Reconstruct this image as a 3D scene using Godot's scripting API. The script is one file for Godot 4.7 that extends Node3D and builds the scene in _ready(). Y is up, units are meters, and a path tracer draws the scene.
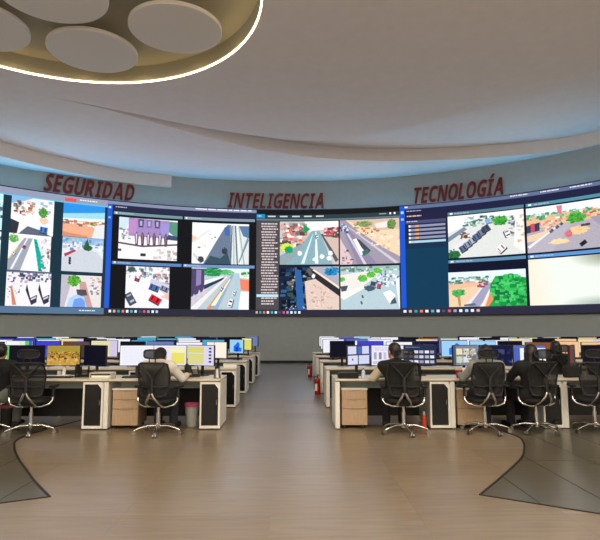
extends Node3D
# Authoring coordinates: x right, y up, z FORWARD from the camera; P() turns them into Godot's.
const CX := -0.41   # centre of the round room
const CZ := 8.7
const RW := 15.8    # radius of the wall face
const HC := 8.25    # ceiling height
var M := {}
var T := {}
var mesh_cache := {}
var name_count := {}
var rng := RandomNumberGenerator.new()

func P(x: float, y: float, z: float) -> Vector3:
	return Vector3(x, y, -z)
func arc(a: float, r: float, y: float) -> Vector3:
	var t := deg_to_rad(a)
	return P(CX + r * sin(t), y, CZ + r * cos(t))

# ---------------------------------------------------------------- naming
func numbered(n: String) -> String:
	var k: int = name_count.get(n, 0)
	name_count[n] = k + 1
	return n if k == 0 else "%s_%03d" % [n, k]
func tag(o: Node, label: String, category: String, group := "") -> Node:
	o.set_meta("label", label)
	o.set_meta("category", category)
	if group != "":
		o.set_meta("group", group)
	return o
func thing(called: String, label: String, category: String, at: Vector3, turn := 0.0, group := "") -> Node3D:
	var o := Node3D.new()
	o.name = numbered(called)
	add_child(o)
	o.position = at
	o.rotation.y = turn
	tag(o, label, category, group)
	return o
func structure(called: String) -> Node3D:
	var o := Node3D.new()
	o.name = called
	o.set_meta("kind", "structure")
	add_child(o)
	return o
func part(called: String, m: Mesh, mt: Material, parent: Node) -> MeshInstance3D:
	var o := MeshInstance3D.new()
	o.name = called
	o.mesh = m
	o.material_override = mt
	parent.add_child(o, true)
	return o
func copy(src: Node3D, at: Vector3, turn: float, label: String, group := "") -> Node3D:
	var o: Node3D = src.duplicate()
	var base := src.name as String
	o.name = numbered(base)
	add_child(o)
	o.position = at
	o.rotation.y = turn
	o.set_meta("label", label)
	if group != "":
		o.set_meta("group", group)
	return o

# ---------------------------------------------------------------- mesh helpers
func ms() -> SurfaceTool:
	var st := SurfaceTool.new()
	st.begin(Mesh.PRIMITIVE_TRIANGLES)
	st.set_smooth_group(-1)
	return st
func done(st: SurfaceTool) -> ArrayMesh:
	st.generate_normals()
	return st.commit()
func tri(st: SurfaceTool, a: Vector3, b: Vector3, c: Vector3) -> void:
	st.add_vertex(a); st.add_vertex(c); st.add_vertex(b)
func quad(st: SurfaceTool, a: Vector3, b: Vector3, c: Vector3, d: Vector3) -> void:
	tri(st, a, b, c); tri(st, a, c, d)
func otri(st: SurfaceTool, a: Vector3, b: Vector3, c: Vector3, o: Vector3) -> void:
	if (b - a).cross(c - a).dot((a + b + c) / 3.0 - o) < 0.0:
		tri(st, a, c, b)
	else:
		tri(st, a, b, c)
func oquad(st: SurfaceTool, a: Vector3, b: Vector3, c: Vector3, d: Vector3, o: Vector3) -> void:
	otri(st, a, b, c, o); otri(st, a, c, d, o)
func box(st: SurfaceTool, c: Vector3, s: Vector3, bv := 0.0, ba := Basis()) -> void:
	var h := s * 0.5
	if bv <= 0.0:
		var v := []
		for i in 8:
			v.append(c + ba * Vector3(h.x if i & 1 else -h.x, h.y if i & 2 else -h.y, h.z if i & 4 else -h.z))
		for f in [[0, 1, 3, 2], [4, 5, 7, 6], [0, 1, 5, 4], [2, 3, 7, 6], [0, 2, 6, 4], [1, 3, 7, 5]]:
			oquad(st, v[f[0]], v[f[1]], v[f[2]], v[f[3]], c)
		return
	var w := {}
	for i in 8:
		var sg := Vector3(1 if i & 1 else -1, 1 if i & 2 else -1, 1 if i & 4 else -1)
		for ax in 3:
			var p := h - Vector3(bv, bv, bv)
			p[ax] = h[ax]
			w[i * 3 + ax] = c + ba * (p * sg)
	for ax in 3:
		var b1 := 1 << ((ax + 1) % 3)
		var b2 := 1 << ((ax + 2) % 3)
		for sd in 2:
			var b0 := (1 << ax) * sd
			oquad(st, w[b0 * 3 + ax], w[(b0 | b1) * 3 + ax], w[(b0 | b1 | b2) * 3 + ax], w[(b0 | b2) * 3 + ax], c)
		for k in 4:
			var e := (b1 if k & 1 else 0) | (b2 if k & 2 else 0)
			var e2 := e | (1 << ax)
			var a1 := (ax + 1) % 3
			var a2 := (ax + 2) % 3
			oquad(st, w[e * 3 + a1], w[e2 * 3 + a1], w[e2 * 3 + a2], w[e * 3 + a2], c)
	for i in 8:
		otri(st, w[i * 3], w[i * 3 + 1], w[i * 3 + 2], c)
func bxm(s: Vector3, bv := 0.0) -> ArrayMesh:
	var key := "b%s%s" % [s, bv]
	if not mesh_cache.has(key):
		var st := ms()
		box(st, Vector3.ZERO, s, bv)
		mesh_cache[key] = done(st)
	return mesh_cache[key]
func bpart(called: String, c: Vector3, s: Vector3, mt: Material, parent: Node, bv := 0.0) -> MeshInstance3D:
	var o := part(called, bxm(s, bv), mt, parent)
	o.position = c
	return o
func tube(st: SurfaceTool, pts: Array, radii, n := 8, flat := 1.0) -> void:
	# swept round bar; flat squashes it along the second frame axis
	var rings := []
	var up := Vector3.UP
	for i in pts.size():
		var t: Vector3 = (pts[mini(i + 1, pts.size() - 1)] - pts[maxi(i - 1, 0)]).normalized()
		if absf(t.dot(up)) > 0.95:
			up = Vector3.BACK if absf(t.dot(Vector3.BACK)) < 0.9 else Vector3.RIGHT
		var u := t.cross(up).normalized()
		var v := u.cross(t).normalized()
		up = v
		var r: float = radii[i] if radii is Array else radii
		var ring := []
		for k in n:
			var an := TAU * k / n
			ring.append(pts[i] + u * cos(an) * r + v * sin(an) * r * flat)
		rings.append(ring)
	st.set_smooth_group(1)
	for i in rings.size() - 1:
		for k in n:
			var k2 := (k + 1) % n
			oquad(st, rings[i][k], rings[i][k2], rings[i + 1][k2], rings[i + 1][k], (pts[i] + pts[i + 1]) * 0.5)
	st.set_smooth_group(-1)
	for e in [0, rings.size() - 1]:
		var away: Vector3 = pts[1] if e == 0 else pts[pts.size() - 2]
		for k in n:
			otri(st, pts[e], rings[e][k], rings[e][(k + 1) % n], away)
func lathe(st: SurfaceTool, prof: Array, n: int, c := Vector3.ZERO) -> void:
	# prof: Vector2(radius, y) from bottom to top; every band keeps its edge
	for i in prof.size() - 1:
		var a: Vector2 = prof[i]
		var b: Vector2 = prof[i + 1]
		st.set_smooth_group(i + 2)
		for k in n:
			var t1 := TAU * k / n
			var t2 := TAU * (k + 1) / n
			var d1 := Vector3(cos(t1), 0, sin(t1))
			var d2 := Vector3(cos(t2), 0, sin(t2))
			var q := [c + d1 * a.x + Vector3(0, a.y, 0), c + d2 * a.x + Vector3(0, a.y, 0), c + d2 * b.x + Vector3(0, b.y, 0), c + d1 * b.x + Vector3(0, b.y, 0)]
			# outward side: left of the profile direction
			var nn := (d1 + d2).normalized() * (b.y - a.y) - Vector3(0, b.x - a.x, 0)
			for tr in [[0, 1, 2], [0, 2, 3]]:
				var x: Vector3 = q[tr[0]]
				var y: Vector3 = q[tr[1]]
				var z: Vector3 = q[tr[2]]
				var cr := (y - x).cross(z - x)
				if cr.length_squared() < 1e-14:
					continue
				if cr.dot(nn) < 0.0:
					tri(st, x, z, y)
				else:
					tri(st, x, y, z)
	st.set_smooth_group(-1)
func prism(st: SurfaceTool, poly: PackedVector2Array, y0: float, y1: float) -> void:
	# poly in authoring (x, z)
	var idx := Geometry2D.triangulate_polygon(poly)
	var i := 0
	while i < idx.size():
		var a := poly[idx[i]]
		var b := poly[idx[i + 1]]
		var c := poly[idx[i + 2]]
		otri(st, P(a.x, y1, a.y), P(b.x, y1, b.y), P(c.x, y1, c.y), P(a.x, y1 - 1, a.y))
		otri(st, P(a.x, y0, a.y), P(b.x, y0, b.y), P(c.x, y0, c.y), P(a.x, y0 + 1, a.y))
		i += 3
	var cw := Geometry2D.is_polygon_clockwise(poly)
	for k in poly.size():
		var a := poly[k]
		var b := poly[(k + 1) % poly.size()]
		if cw:
			quad(st, P(a.x, y0, a.y), P(a.x, y1, a.y), P(b.x, y1, b.y), P(b.x, y0, b.y))
		else:
			quad(st, P(a.x, y0, a.y), P(b.x, y0, b.y), P(b.x, y1, b.y), P(a.x, y1, a.y))
func arcslab(st: SurfaceTool, a0: float, a1: float, r0: float, r1: float, y0: float, y1: float, n: int) -> void:
	for k in n:
		var p: float = lerpf(a0, a1, float(k) / n)
		var q: float = lerpf(a0, a1, float(k + 1) / n)
		var o := arc((p + q) / 2, (r0 + r1) / 2, (y0 + y1) / 2)
		oquad(st, arc(p, r0, y0), arc(q, r0, y0), arc(q, r0, y1), arc(p, r0, y1), o)
		oquad(st, arc(p, r1, y0), arc(q, r1, y0), arc(q, r1, y1), arc(p, r1, y1), o)
		oquad(st, arc(p, r0, y0), arc(q, r0, y0), arc(q, r1, y0), arc(p, r1, y0), o)
		oquad(st, arc(p, r0, y1), arc(q, r0, y1), arc(q, r1, y1), arc(p, r1, y1), o)
		if k == 0:
			oquad(st, arc(p, r0, y0), arc(p, r1, y0), arc(p, r1, y1), arc(p, r0, y1), o)
		if k == n - 1:
			oquad(st, arc(q, r0, y0), arc(q, r1, y0), arc(q, r1, y1), arc(q, r0, y1), o)
func circle(cx: float, cz: float, r: float, n: int) -> PackedVector2Array:
	var p := PackedVector2Array()
	for k in n:
		p.append(Vector2(cx + r * cos(TAU * k / n), cz + r * sin(TAU * k / n)))
	return p
func spline(ctrl: Array, per := 8) -> PackedVector2Array:
	var out := PackedVector2Array()
	for i in ctrl.size() - 1:
		var p0: Vector2 = ctrl[maxi(i - 1, 0)]
		var p1: Vector2 = ctrl[i]
		var p2: Vector2 = ctrl[i + 1]
		var p3: Vector2 = ctrl[mini(i + 2, ctrl.size() - 1)]
		for k in per:
			out.append(p1.cubic_interpolate(p2, p0, p3, float(k) / per))
	out.append(ctrl[ctrl.size() - 1])
	return out

# ---------------------------------------------------------------- materials
func mat(c: Color, rough := 0.6, metal := 0.0) -> StandardMaterial3D:
	var m := StandardMaterial3D.new()
	m.albedo_color = c
	m.roughness = rough
	m.metallic = metal
	return m
func grained(lo: Color, hi: Color, rough: float, scale: Vector3, freq: float, sd: int, oct := 4) -> StandardMaterial3D:
	var n := FastNoiseLite.new()
	n.seed = sd
	n.frequency = freq
	n.fractal_octaves = oct
	var t := NoiseTexture2D.new()
	t.width = 512
	t.height = 512
	t.seamless = true
	t.noise = n
	var g := Gradient.new()
	g.set_color(0, lo)
	g.set_color(1, hi)
	t.color_ramp = g
	var m := mat(Color.WHITE, rough)
	m.albedo_texture = t
	m.uv1_triplanar = true
	m.uv1_world_triplanar = true
	m.uv1_scale = scale
	return m
func glow(tex: Texture2D, energy: float) -> StandardMaterial3D:
	var m := mat(Color(0.02, 0.02, 0.022), 0.5)
	m.metallic_specular = 0.15
	m.emission_enabled = true
	m.emission = Color.BLACK
	m.emission_texture = tex
	m.emission_energy_multiplier = energy
	m.texture_repeat = false
	return m
func lamp_mat(c: Color, energy: float) -> StandardMaterial3D:
	var m := mat(Color(0.9, 0.9, 0.88), 0.5)
	m.emission_enabled = true
	m.emission = c
	m.emission_energy_multiplier = energy
	return m

func materials() -> void:
	M.wall = grained(Color(0.645, 0.68, 0.675), Color(0.67, 0.705, 0.70), 0.7, Vector3(0.3, 0.3, 0.3), 0.02, 3)
	M.ceil = grained(Color(0.90, 0.865, 0.85), Color(0.92, 0.885, 0.87), 0.85, Vector3(0.2, 0.2, 0.2), 0.02, 5)
	M.soffit = mat(Color(0.86, 0.865, 0.86), 0.8)
	M.floor = [
		grained(Color(0.45, 0.395, 0.32), Color(0.54, 0.48, 0.395), 0.3, Vector3(0.22, 1, 2.6), 0.012, 11, 5),
		grained(Color(0.465, 0.405, 0.325), Color(0.535, 0.475, 0.395), 0.32, Vector3(0.25, 1, 3.1), 0.012, 12, 5),
		grained(Color(0.445, 0.385, 0.31), Color(0.525, 0.465, 0.385), 0.34, Vector3(0.2, 1, 2.2), 0.012, 13, 5)]
	M.grey_floor = grained(Color(0.42, 0.415, 0.40), Color(0.475, 0.47, 0.455), 0.3, Vector3(0.5, 1, 1.5), 0.02, 14)
	M.inlay = grained(Color(0.29, 0.27, 0.215), Color(0.37, 0.345, 0.285), 0.3, Vector3(0.25, 1, 3.5), 0.012, 15, 5)
	M.trim = mat(Color(0.14, 0.11, 0.08), 0.5)
	M.base = mat(Color(0.10, 0.10, 0.10), 0.6)
	M.frame = mat(Color(0.05, 0.05, 0.06), 0.4)
	M.red = mat(Color(0.49, 0.04, 0.08), 0.5)
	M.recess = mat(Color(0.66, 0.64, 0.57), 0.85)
	M.disc = mat(Color(0.88, 0.855, 0.83), 0.85)
	M.white = mat(Color(0.85, 0.84, 0.80), 0.45)
	M.top = mat(Color(0.80, 0.77, 0.69), 0.4)
	M.edge = mat(Color(0.42, 0.36, 0.29), 0.6)
	M.beam = mat(Color(0.58, 0.62, 0.61), 0.5)
	M.black = mat(Color(0.035, 0.035, 0.04), 0.5)
	M.soft = mat(Color(0.045, 0.045, 0.05), 0.85)
	M.smoke = mat(Color(0.05, 0.055, 0.055), 0.18)
	M.wood = grained(Color(0.64, 0.535, 0.42), Color(0.71, 0.605, 0.485), 0.5, Vector3(3, 0.5, 3), 0.02, 21)
	M.chrome = mat(Color(0.80, 0.79, 0.77), 0.22, 1.0)
	M.steel = mat(Color(0.62, 0.61, 0.59), 0.3, 1.0)
	var net := mat(Color(0.035, 0.035, 0.04, 0.91), 0.8)
	net.transparency = BaseMaterial3D.TRANSPARENCY_ALPHA
	M.net = net
	M.housing = mat(Color(0.05, 0.05, 0.055), 0.45)
	M.skin = mat(Color(0.70, 0.50, 0.40), 0.6)
	M.hair = mat(Color(0.05, 0.035, 0.03), 0.5)
	M.paint_red = mat(Color(0.60, 0.04, 0.05), 0.3)
	M.paper = mat(Color(0.90, 0.90, 0.88), 0.8)
	M.pink = mat(Color(0.72, 0.30, 0.42), 0.5)
	M.bin = mat(Color(0.66, 0.66, 0.63), 0.5)
	M.dark_bin = mat(Color(0.08, 0.08, 0.08), 0.5)

# ---------------------------------------------------------------- pictures on the screens
func c8(v: int) -> Color:
	return Color8((v >> 16) & 255, (v >> 8) & 255, v & 255)
func canvas(w: int, h: int, c: int) -> Image:
	var im := Image.create(w, h, false, Image.FORMAT_RGB8)
	im.fill(c8(c))
	return im
func sub(im: Image, u0: float, v0: float, u1: float, v1: float) -> Rect2i:
	var w := im.get_width()
	var h := im.get_height()
	return Rect2i(int(u0 * w), int(v0 * h), int((u1 - u0) * w), int((v1 - v0) * h))
func fr(im: Image, r: Rect2i, x: float, y: float, w: float, h: float, c: Color) -> void:
	var q := Rect2i(r.position.x + int(x * r.size.x), r.position.y + int(y * r.size.y), maxi(1, int(w * r.size.x)), maxi(1, int(h * r.size.y)))
	im.fill_rect(q.intersection(r), c)
func poly(im: Image, r: Rect2i, p: Array, col: int) -> void:
	# p: x, y, x, y ... in 0..1 of the rectangle
	var c := c8(col)
	var n := p.size() / 2
	var lo := 1.0
	var hi := 0.0
	for i in n:
		lo = minf(lo, p[i * 2 + 1])
		hi = maxf(hi, p[i * 2 + 1])
	for yy in range(maxi(0, int(lo * r.size.y)), mini(r.size.y, int(hi * r.size.y) + 1)):
		var y := (yy + 0.5) / r.size.y
		var xs := []
		for i in n:
			var j := (i + 1) % n
			var ya: float = p[i * 2 + 1]
			var yb: float = p[j * 2 + 1]
			if (ya <= y) != (yb <= y):
				xs.append(p[i * 2] + (y - ya) / (yb - ya) * (p[j * 2] - p[i * 2]))
		xs.sort()
		for k in range(0, xs.size() - 1, 2):
			var x0 := clampi(int(xs[k] * r.size.x), 0, r.size.x)
			var x1 := clampi(int(xs[k + 1] * r.size.x), 0, r.size.x)
			if x1 > x0:
				im.fill_rect(Rect2i(r.position.x + x0, r.position.y + yy, x1 - x0, 1), c)
func blob(im: Image, r: Rect2i, x: float, y: float, rx: float, ry: float, cols: Array, n := 60) -> void:
	var o := []
	for k in 14:
		var rr := rng.randf_range(0.72, 1.0)
		o.append_array([x + cos(TAU * k / 14) * rx * rr, y + sin(TAU * k / 14) * ry * rr])
	poly(im, r, o, cols[0])
	for i in n:
		var a := rng.randf() * TAU
		var d := sqrt(rng.randf())
		var s := rng.randf_range(0.12, 0.3)
		fr(im, r, x + cos(a) * d * rx - rx * s / 2, y + sin(a) * d * ry - ry * s / 2, rx * s, ry * s, c8(cols[rng.randi() % cols.size()]))
func clutter(im: Image, r: Rect2i, x: float, y: float, w: float, h: float, n: int, cols: Array, sz := 0.05) -> void:
	for i in n:
		fr(im, r, x + rng.randf() * w, y + rng.randf() * h, rng.randf_range(0.3, 1.0) * sz, rng.randf_range(0.3, 1.0) * sz, c8(cols[rng.randi() % cols.size()]))
func car(im: Image, r: Rect2i, x: float, y: float, l: float, w: float, an: float, body: int, glass := 0x2a3340) -> void:
	var d := Vector2(cos(an), sin(an))
	var e := Vector2(-d.y, d.x)
	var asp := float(r.size.x) / r.size.y
	var f := func(a: float, b: float) -> Array:
		var v := d * a * l + e * b * w
		return [x + v.x / asp, y + v.y]
	var o := []
	for q in [[-0.5, -0.5], [-0.5, 0.7], [0.5, 0.7], [0.5, -0.5]]:
		o.append_array(f.call(q[0], q[1]))
	poly(im, r, o, 0x3a3d48)
	o = []
	for q in [[-0.5, -0.42], [-0.45, 0.5], [0.42, 0.5], [0.5, 0.3], [0.5, -0.3], [0.42, -0.5], [-0.45, -0.5]]:
		o.append_array(f.call(q[0], q[1]))
	poly(im, r, o, body)
	for g in [[0.12, 0.3], [-0.36, -0.24]]:
		o = []
		for q in [[g[0], -0.36], [g[0], 0.36], [g[1], 0.36], [g[1], -0.36]]:
			o.append_array(f.call(q[0], q[1]))
		poly(im, r, o, glass)
func grain(im: Image, r: Rect2i, amp: float) -> void:
	for y in range(r.position.y, r.end.y):
		for x in range(r.position.x, r.end.x):
			var c := im.get_pixel(x, y)
			var d := rng.randf_range(-amp, amp)
			im.set_pixel(x, y, Color(c.r + d, c.g + d, c.b + d))
	# the feeds are a little soft: down and up again
	var q := im.get_region(r)
	q.resize(maxi(2, r.size.x * 2 / 5), maxi(2, r.size.y * 2 / 5), Image.INTERPOLATE_LANCZOS)
	q.resize(r.size.x, r.size.y, Image.INTERPOLATE_CUBIC)
	im.blit_rect(q, Rect2i(Vector2i.ZERO, r.size), r.position)
func lines(im: Image, r: Rect2i, x: float, y: float, w: float, dy: float, n: int, c: int, th := 0.5) -> void:
	for i in n:
		var at := x + (rng.randi() % 3) * 0.03 * w
		var stop := x + w * rng.randf_range(0.7, 1.0)
		while at < stop:
			var l := rng.randf_range(0.06, 0.2) * w
			fr(im, r, at, y + i * dy, minf(l, stop - at), dy * th, c8(c))
			at += l + 0.02 * w
func taskbar(im: Image, u0: float, n: int, v := 0.955) -> void:
	var all := sub(im, 0, 0, 1, 1)
	fr(im, all, 0, v - 0.01, 1, 0.06, c8(0x2b2b3c))
	var cols := [0xe8e8f0, 0xc8a890, 0x20a0a0, 0xe07850, 0xf0f0f0, 0x40b0b8, 0xd8dce8, 0x405068, 0xe05060, 0x90a0c0, 0xe8f0ff, 0xa8c8e8]
	for i in n:
		fr(im, all, u0 + i * 0.027, v + 0.003, 0.016, 0.024, c8(cols[i % cols.size()]))

func section_one() -> Image:
	var im := canvas(640, 472, 0x1c3340)
	var all := sub(im, 0, 0, 1, 1)
	fr(im, all, 0, 0, 1, 0.055, c8(0x8f95ac))
	fr(im, all, 0.74, 0.02, 0.07, 0.03, c8(0xe05048))
	lines(im, all, 0.82, 0.022, 0.14, 0.02, 1, 0xe8e8f0)
	fr(im, all, 0, 0.055, 1, 0.012, c8(0x60b8e0))
	fr(im, all, 0.0, 0.945, 1, 0.055, c8(0x55708c))
	lines(im, all, 0.85, 0.965, 0.1, 0.02, 1, 0xe0e4f0)
	# feeds out of the picture's edge, first column
	for v in 3:
		var q := sub(im, 0.14, 0.065 + v * 0.3, 0.395, 0.355 + v * 0.3)
		fr(im, q, 0, 0, 1, 1, c8([0xbfe8f0, 0xd0e0e0, 0xc8d0d4][v]))
		clutter(im, q, 0, 0, 1, 0.6, 60, [0x406058, 0x90a8a8, 0xf0f4f4, 0x586878], 0.12)
		grain(im, q, 0.05)
	var r := sub(im, 0.44, 0.065, 0.68, 0.365)   # hillside street
	fr(im, r, 0, 0, 1, 1, c8(0xf0eef4))
	poly(im, r, [0, 0, 0.5, 0, 0.3, 0.1, 0, 0.2], 0x88b4e0)
	clutter(im, r, 0.05, 0.08, 0.42, 0.35, 46, [0xc08060, 0x806858, 0xf0d0c0, 0x9aa0a8, 0x5a5048], 0.11)
	clutter(im, r, 0.55, 0.02, 0.45, 0.3, 26, [0xd8e4f0, 0xa8b4c8, 0xf8f4f0], 0.1)
	poly(im, r, [0, 0.62, 0.2, 0.7, 0.16, 1, 0, 1], 0x30343c)
	poly(im, r, [0.2, 1, 0.4, 0.78, 0.7, 0.86, 0.95, 1], 0x5c6478)
	blob(im, r, 0.75, 0.36, 0.11, 0.16, [0x4c8c3c, 0x5cae48, 0x3c7434], 70)
	blob(im, r, 0.78, 0.6, 0.12, 0.1, [0xe8c0a8, 0xf0d8c8], 30)
	car(im, r, 0.78, 0.84, 0.2, 0.16, 0.1, 0x4878c0, 0x203858)
	grain(im, r, 0.06)
	r = sub(im, 0.437, 0.365, 0.672, 0.66)       # avenue with turquoise awnings
	fr(im, r, 0, 0, 1, 1, c8(0xf2f0f4))
	blob(im, r, 0.12, 0.14, 0.12, 0.12, [0x58a048, 0x80b868, 0xc8e0b8], 50)
	poly(im, r, [0.36, 0.1, 0.56, 0.1, 0.3, 1, 0, 1, 0, 0.7], 0x9aa0ac)
	poly(im, r, [0.42, 0.1, 0.45, 0.1, 0.12, 0.98, 0.06, 0.98], 0xe6e6ee)
	poly(im, r, [0.2, 0.35, 0.23, 0.36, 0.03, 0.7, 0, 0.7], 0xf0d060)
	for k in 7:
		var u := k / 6.0
		poly(im, r, [0.58 + u * 0.13, 0.1 + u * 0.68, 0.66 + u * 0.2, 0.12 + u * 0.68, 0.68 + u * 0.22, 0.22 + u * 0.78, 0.6 + u * 0.12, 0.2 + u * 0.74], 0x12a898)
		poly(im, r, [0.6 + u * 0.14, 0.19 + u * 0.74, 0.68 + u * 0.2, 0.21 + u * 0.74, 0.68 + u * 0.2, 0.24 + u * 0.76, 0.6 + u * 0.12, 0.22 + u * 0.76], 0x0a6c66)
	clutter(im, r, 0.75, 0.05, 0.25, 0.9, 40, [0xc0a8a8, 0xe0d0d0, 0x806c6c, 0xd8d8e4], 0.09)
	car(im, r, 0.36, 0.35, 0.09, 0.07, -1.1, 0xd03048)
	car(im, r, 0.12, 0.55, 0.1, 0.08, -1.0, 0xf4f4f8)
	grain(im, r, 0.06)
	r = sub(im, 0.435, 0.665, 0.682, 0.945)      # two white buses
	fr(im, r, 0, 0, 1, 1, c8(0xe9e5ee))
	fr(im, r, 0, 0, 1, 0.05, c8(0x606c80))
	clutter(im, r, 0, 0.02, 1, 0.25, 60, [0x705c80, 0xb8a8c0, 0x404458, 0xf0f0f0, 0x88a0b0], 0.09)
	clutter(im, r, 0.02, 0.25, 0.3, 0.5, 20, [0x403848, 0xb8a0a8, 0xd8c8d0], 0.06)
	poly(im, r, [0.1, 0.45, 0.14, 0.45, 0.25, 0.97, 0.16, 0.97], 0xc88060)
	for bx in [[0.46, 0.36], [0.74, 0.34]]:
		var x: float = bx[0]
		var y: float = bx[1]
		poly(im, r, [x, y, x + 0.13, y - 0.03, x + 0.24, y + 0.3, x + 0.09, y + 0.4], 0xfafafa)
		poly(im, r, [x, y, x + 0.09, y + 0.4, x + 0.12, y + 0.6, x - 0.02, y + 0.18], 0x2c2834)
		poly(im, r, [x + 0.09, y + 0.4, x + 0.24, y + 0.3, x + 0.23, y + 0.52, x + 0.12, y + 0.6], 0x383444)
		poly(im, r, [x + 0.1, y + 0.42, x + 0.22, y + 0.34, x + 0.22, y + 0.4, x + 0.11, y + 0.47], 0xc8c8d8)
	grain(im, r, 0.06)
	r = sub(im, 0.733, 0.065, 0.985, 0.35)       # earth lot under a blue sky
	poly(im, r, [0, 0, 1, 0, 1, 0.6, 0, 0.6], 0x2f8fe0)
	poly(im, r, [0, 0.32, 1, 0.18, 1, 0.6, 0, 0.6], 0x9ad4f4)
	poly(im, r, [0, 0.46, 1, 0.38, 1, 0.6, 0, 0.6], 0xe8f2f8)
	fr(im, r, 0, 0.5, 1, 0.5, c8(0xe8a888))
	clutter(im, r, 0, 0.46, 1, 0.14, 46, [0x907060, 0xe8e0dc, 0x6c7c58, 0xb08468, 0xf0e8e4], 0.1)
	poly(im, r, [0.7, 1, 0.78, 0.6, 1, 0.55, 1, 1], 0xdfe0e0)
	blob(im, r, 0.7, 0.56, 0.05, 0.06, [0x6c8c3c, 0x8c6c3c], 20)
	poly(im, r, [0, 0.86, 0.6, 0.95, 0.6, 1, 0, 1], 0xd08c68)
	grain(im, r, 0.05)
	r = sub(im, 0.737, 0.35, 0.985, 0.643)       # round street with a fir
	fr(im, r, 0, 0, 1, 1, c8(0xd8e0ea))
	fr(im, r, 0, 0, 1, 0.2, c8(0x88b4dc))
	clutter(im, r, 0, 0.03, 1, 0.3, 50, [0xa8c0d8, 0x7088a0, 0xe8ecf0, 0xc4b8b8], 0.1)
	poly(im, r, [0, 1, 0.02, 0.6, 0.2, 0.4, 0.5, 0.32, 0.85, 0.4, 1, 0.6, 1, 1], 0xc7ccd6)
	poly(im, r, [0.05, 0.5, 0.3, 0.36, 0.34, 0.4, 0.08, 0.58], 0xb03c4c)
	poly(im, r, [0.6, 0.02, 0.68, 0.3, 0.5, 0.33], 0x2f5c40)
	blob(im, r, 0.62, 0.3, 0.11, 0.09, [0x2f5c40, 0x488050, 0x243c30], 40)
	for k in 3:
		car(im, r, 0.2, 0.62 + k * 0.07, 0.07, 0.05, 1.2, 0x30343c)
	grain(im, r, 0.05)
	r = sub(im, 0.74, 0.673, 0.982, 0.943)       # tree and a blue roof
	fr(im, r, 0, 0, 1, 1, c8(0xded8d8))
	poly(im, r, [0, 0, 0.3, 0, 0.1, 1, 0, 1], 0xb8b4c0)
	poly(im, r, [0.45, 0.2, 0.6, 0.2, 0.8, 1, 0.5, 1], 0xc09890)
	poly(im, r, [0.38, 0.45, 0.62, 0.45, 0.66, 0.62, 0.42, 0.66], 0x504c58)
	blob(im, r, 0.32, 0.18, 0.16, 0.17, [0x58a838, 0x74c048, 0x3c7c2c], 90)
	poly(im, r, [0.16, 1, 0.22, 0.72, 0.4, 0.6, 0.58, 0.68, 0.66, 1], 0xa8c8f4)
	poly(im, r, [0.3, 1, 0.34, 0.76, 0.5, 0.7, 0.6, 0.8, 0.62, 1], 0x6c98e0)
	clutter(im, r, 0.7, 0.05, 0.3, 0.5, 26, [0xf4f0f0, 0x88848c, 0xd08878], 0.08)
	grain(im, r, 0.05)
	return im

func header_strip(im: Image, u0: float, v0: float, u1: float, c := 0x6d8aa0) -> void:
	var all := sub(im, 0, 0, 1, 1)
	fr(im, all, u0, v0, u1 - u0, 0.028, c8(c))
	fr(im, all, u0 + 0.01, v0 + 0.006, 0.014, 0.016, c8(0xe8eef4))
	lines(im, all, u0 + 0.03, v0 + 0.009, 0.1, 0.02, 1, 0xa0b8c8)

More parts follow.
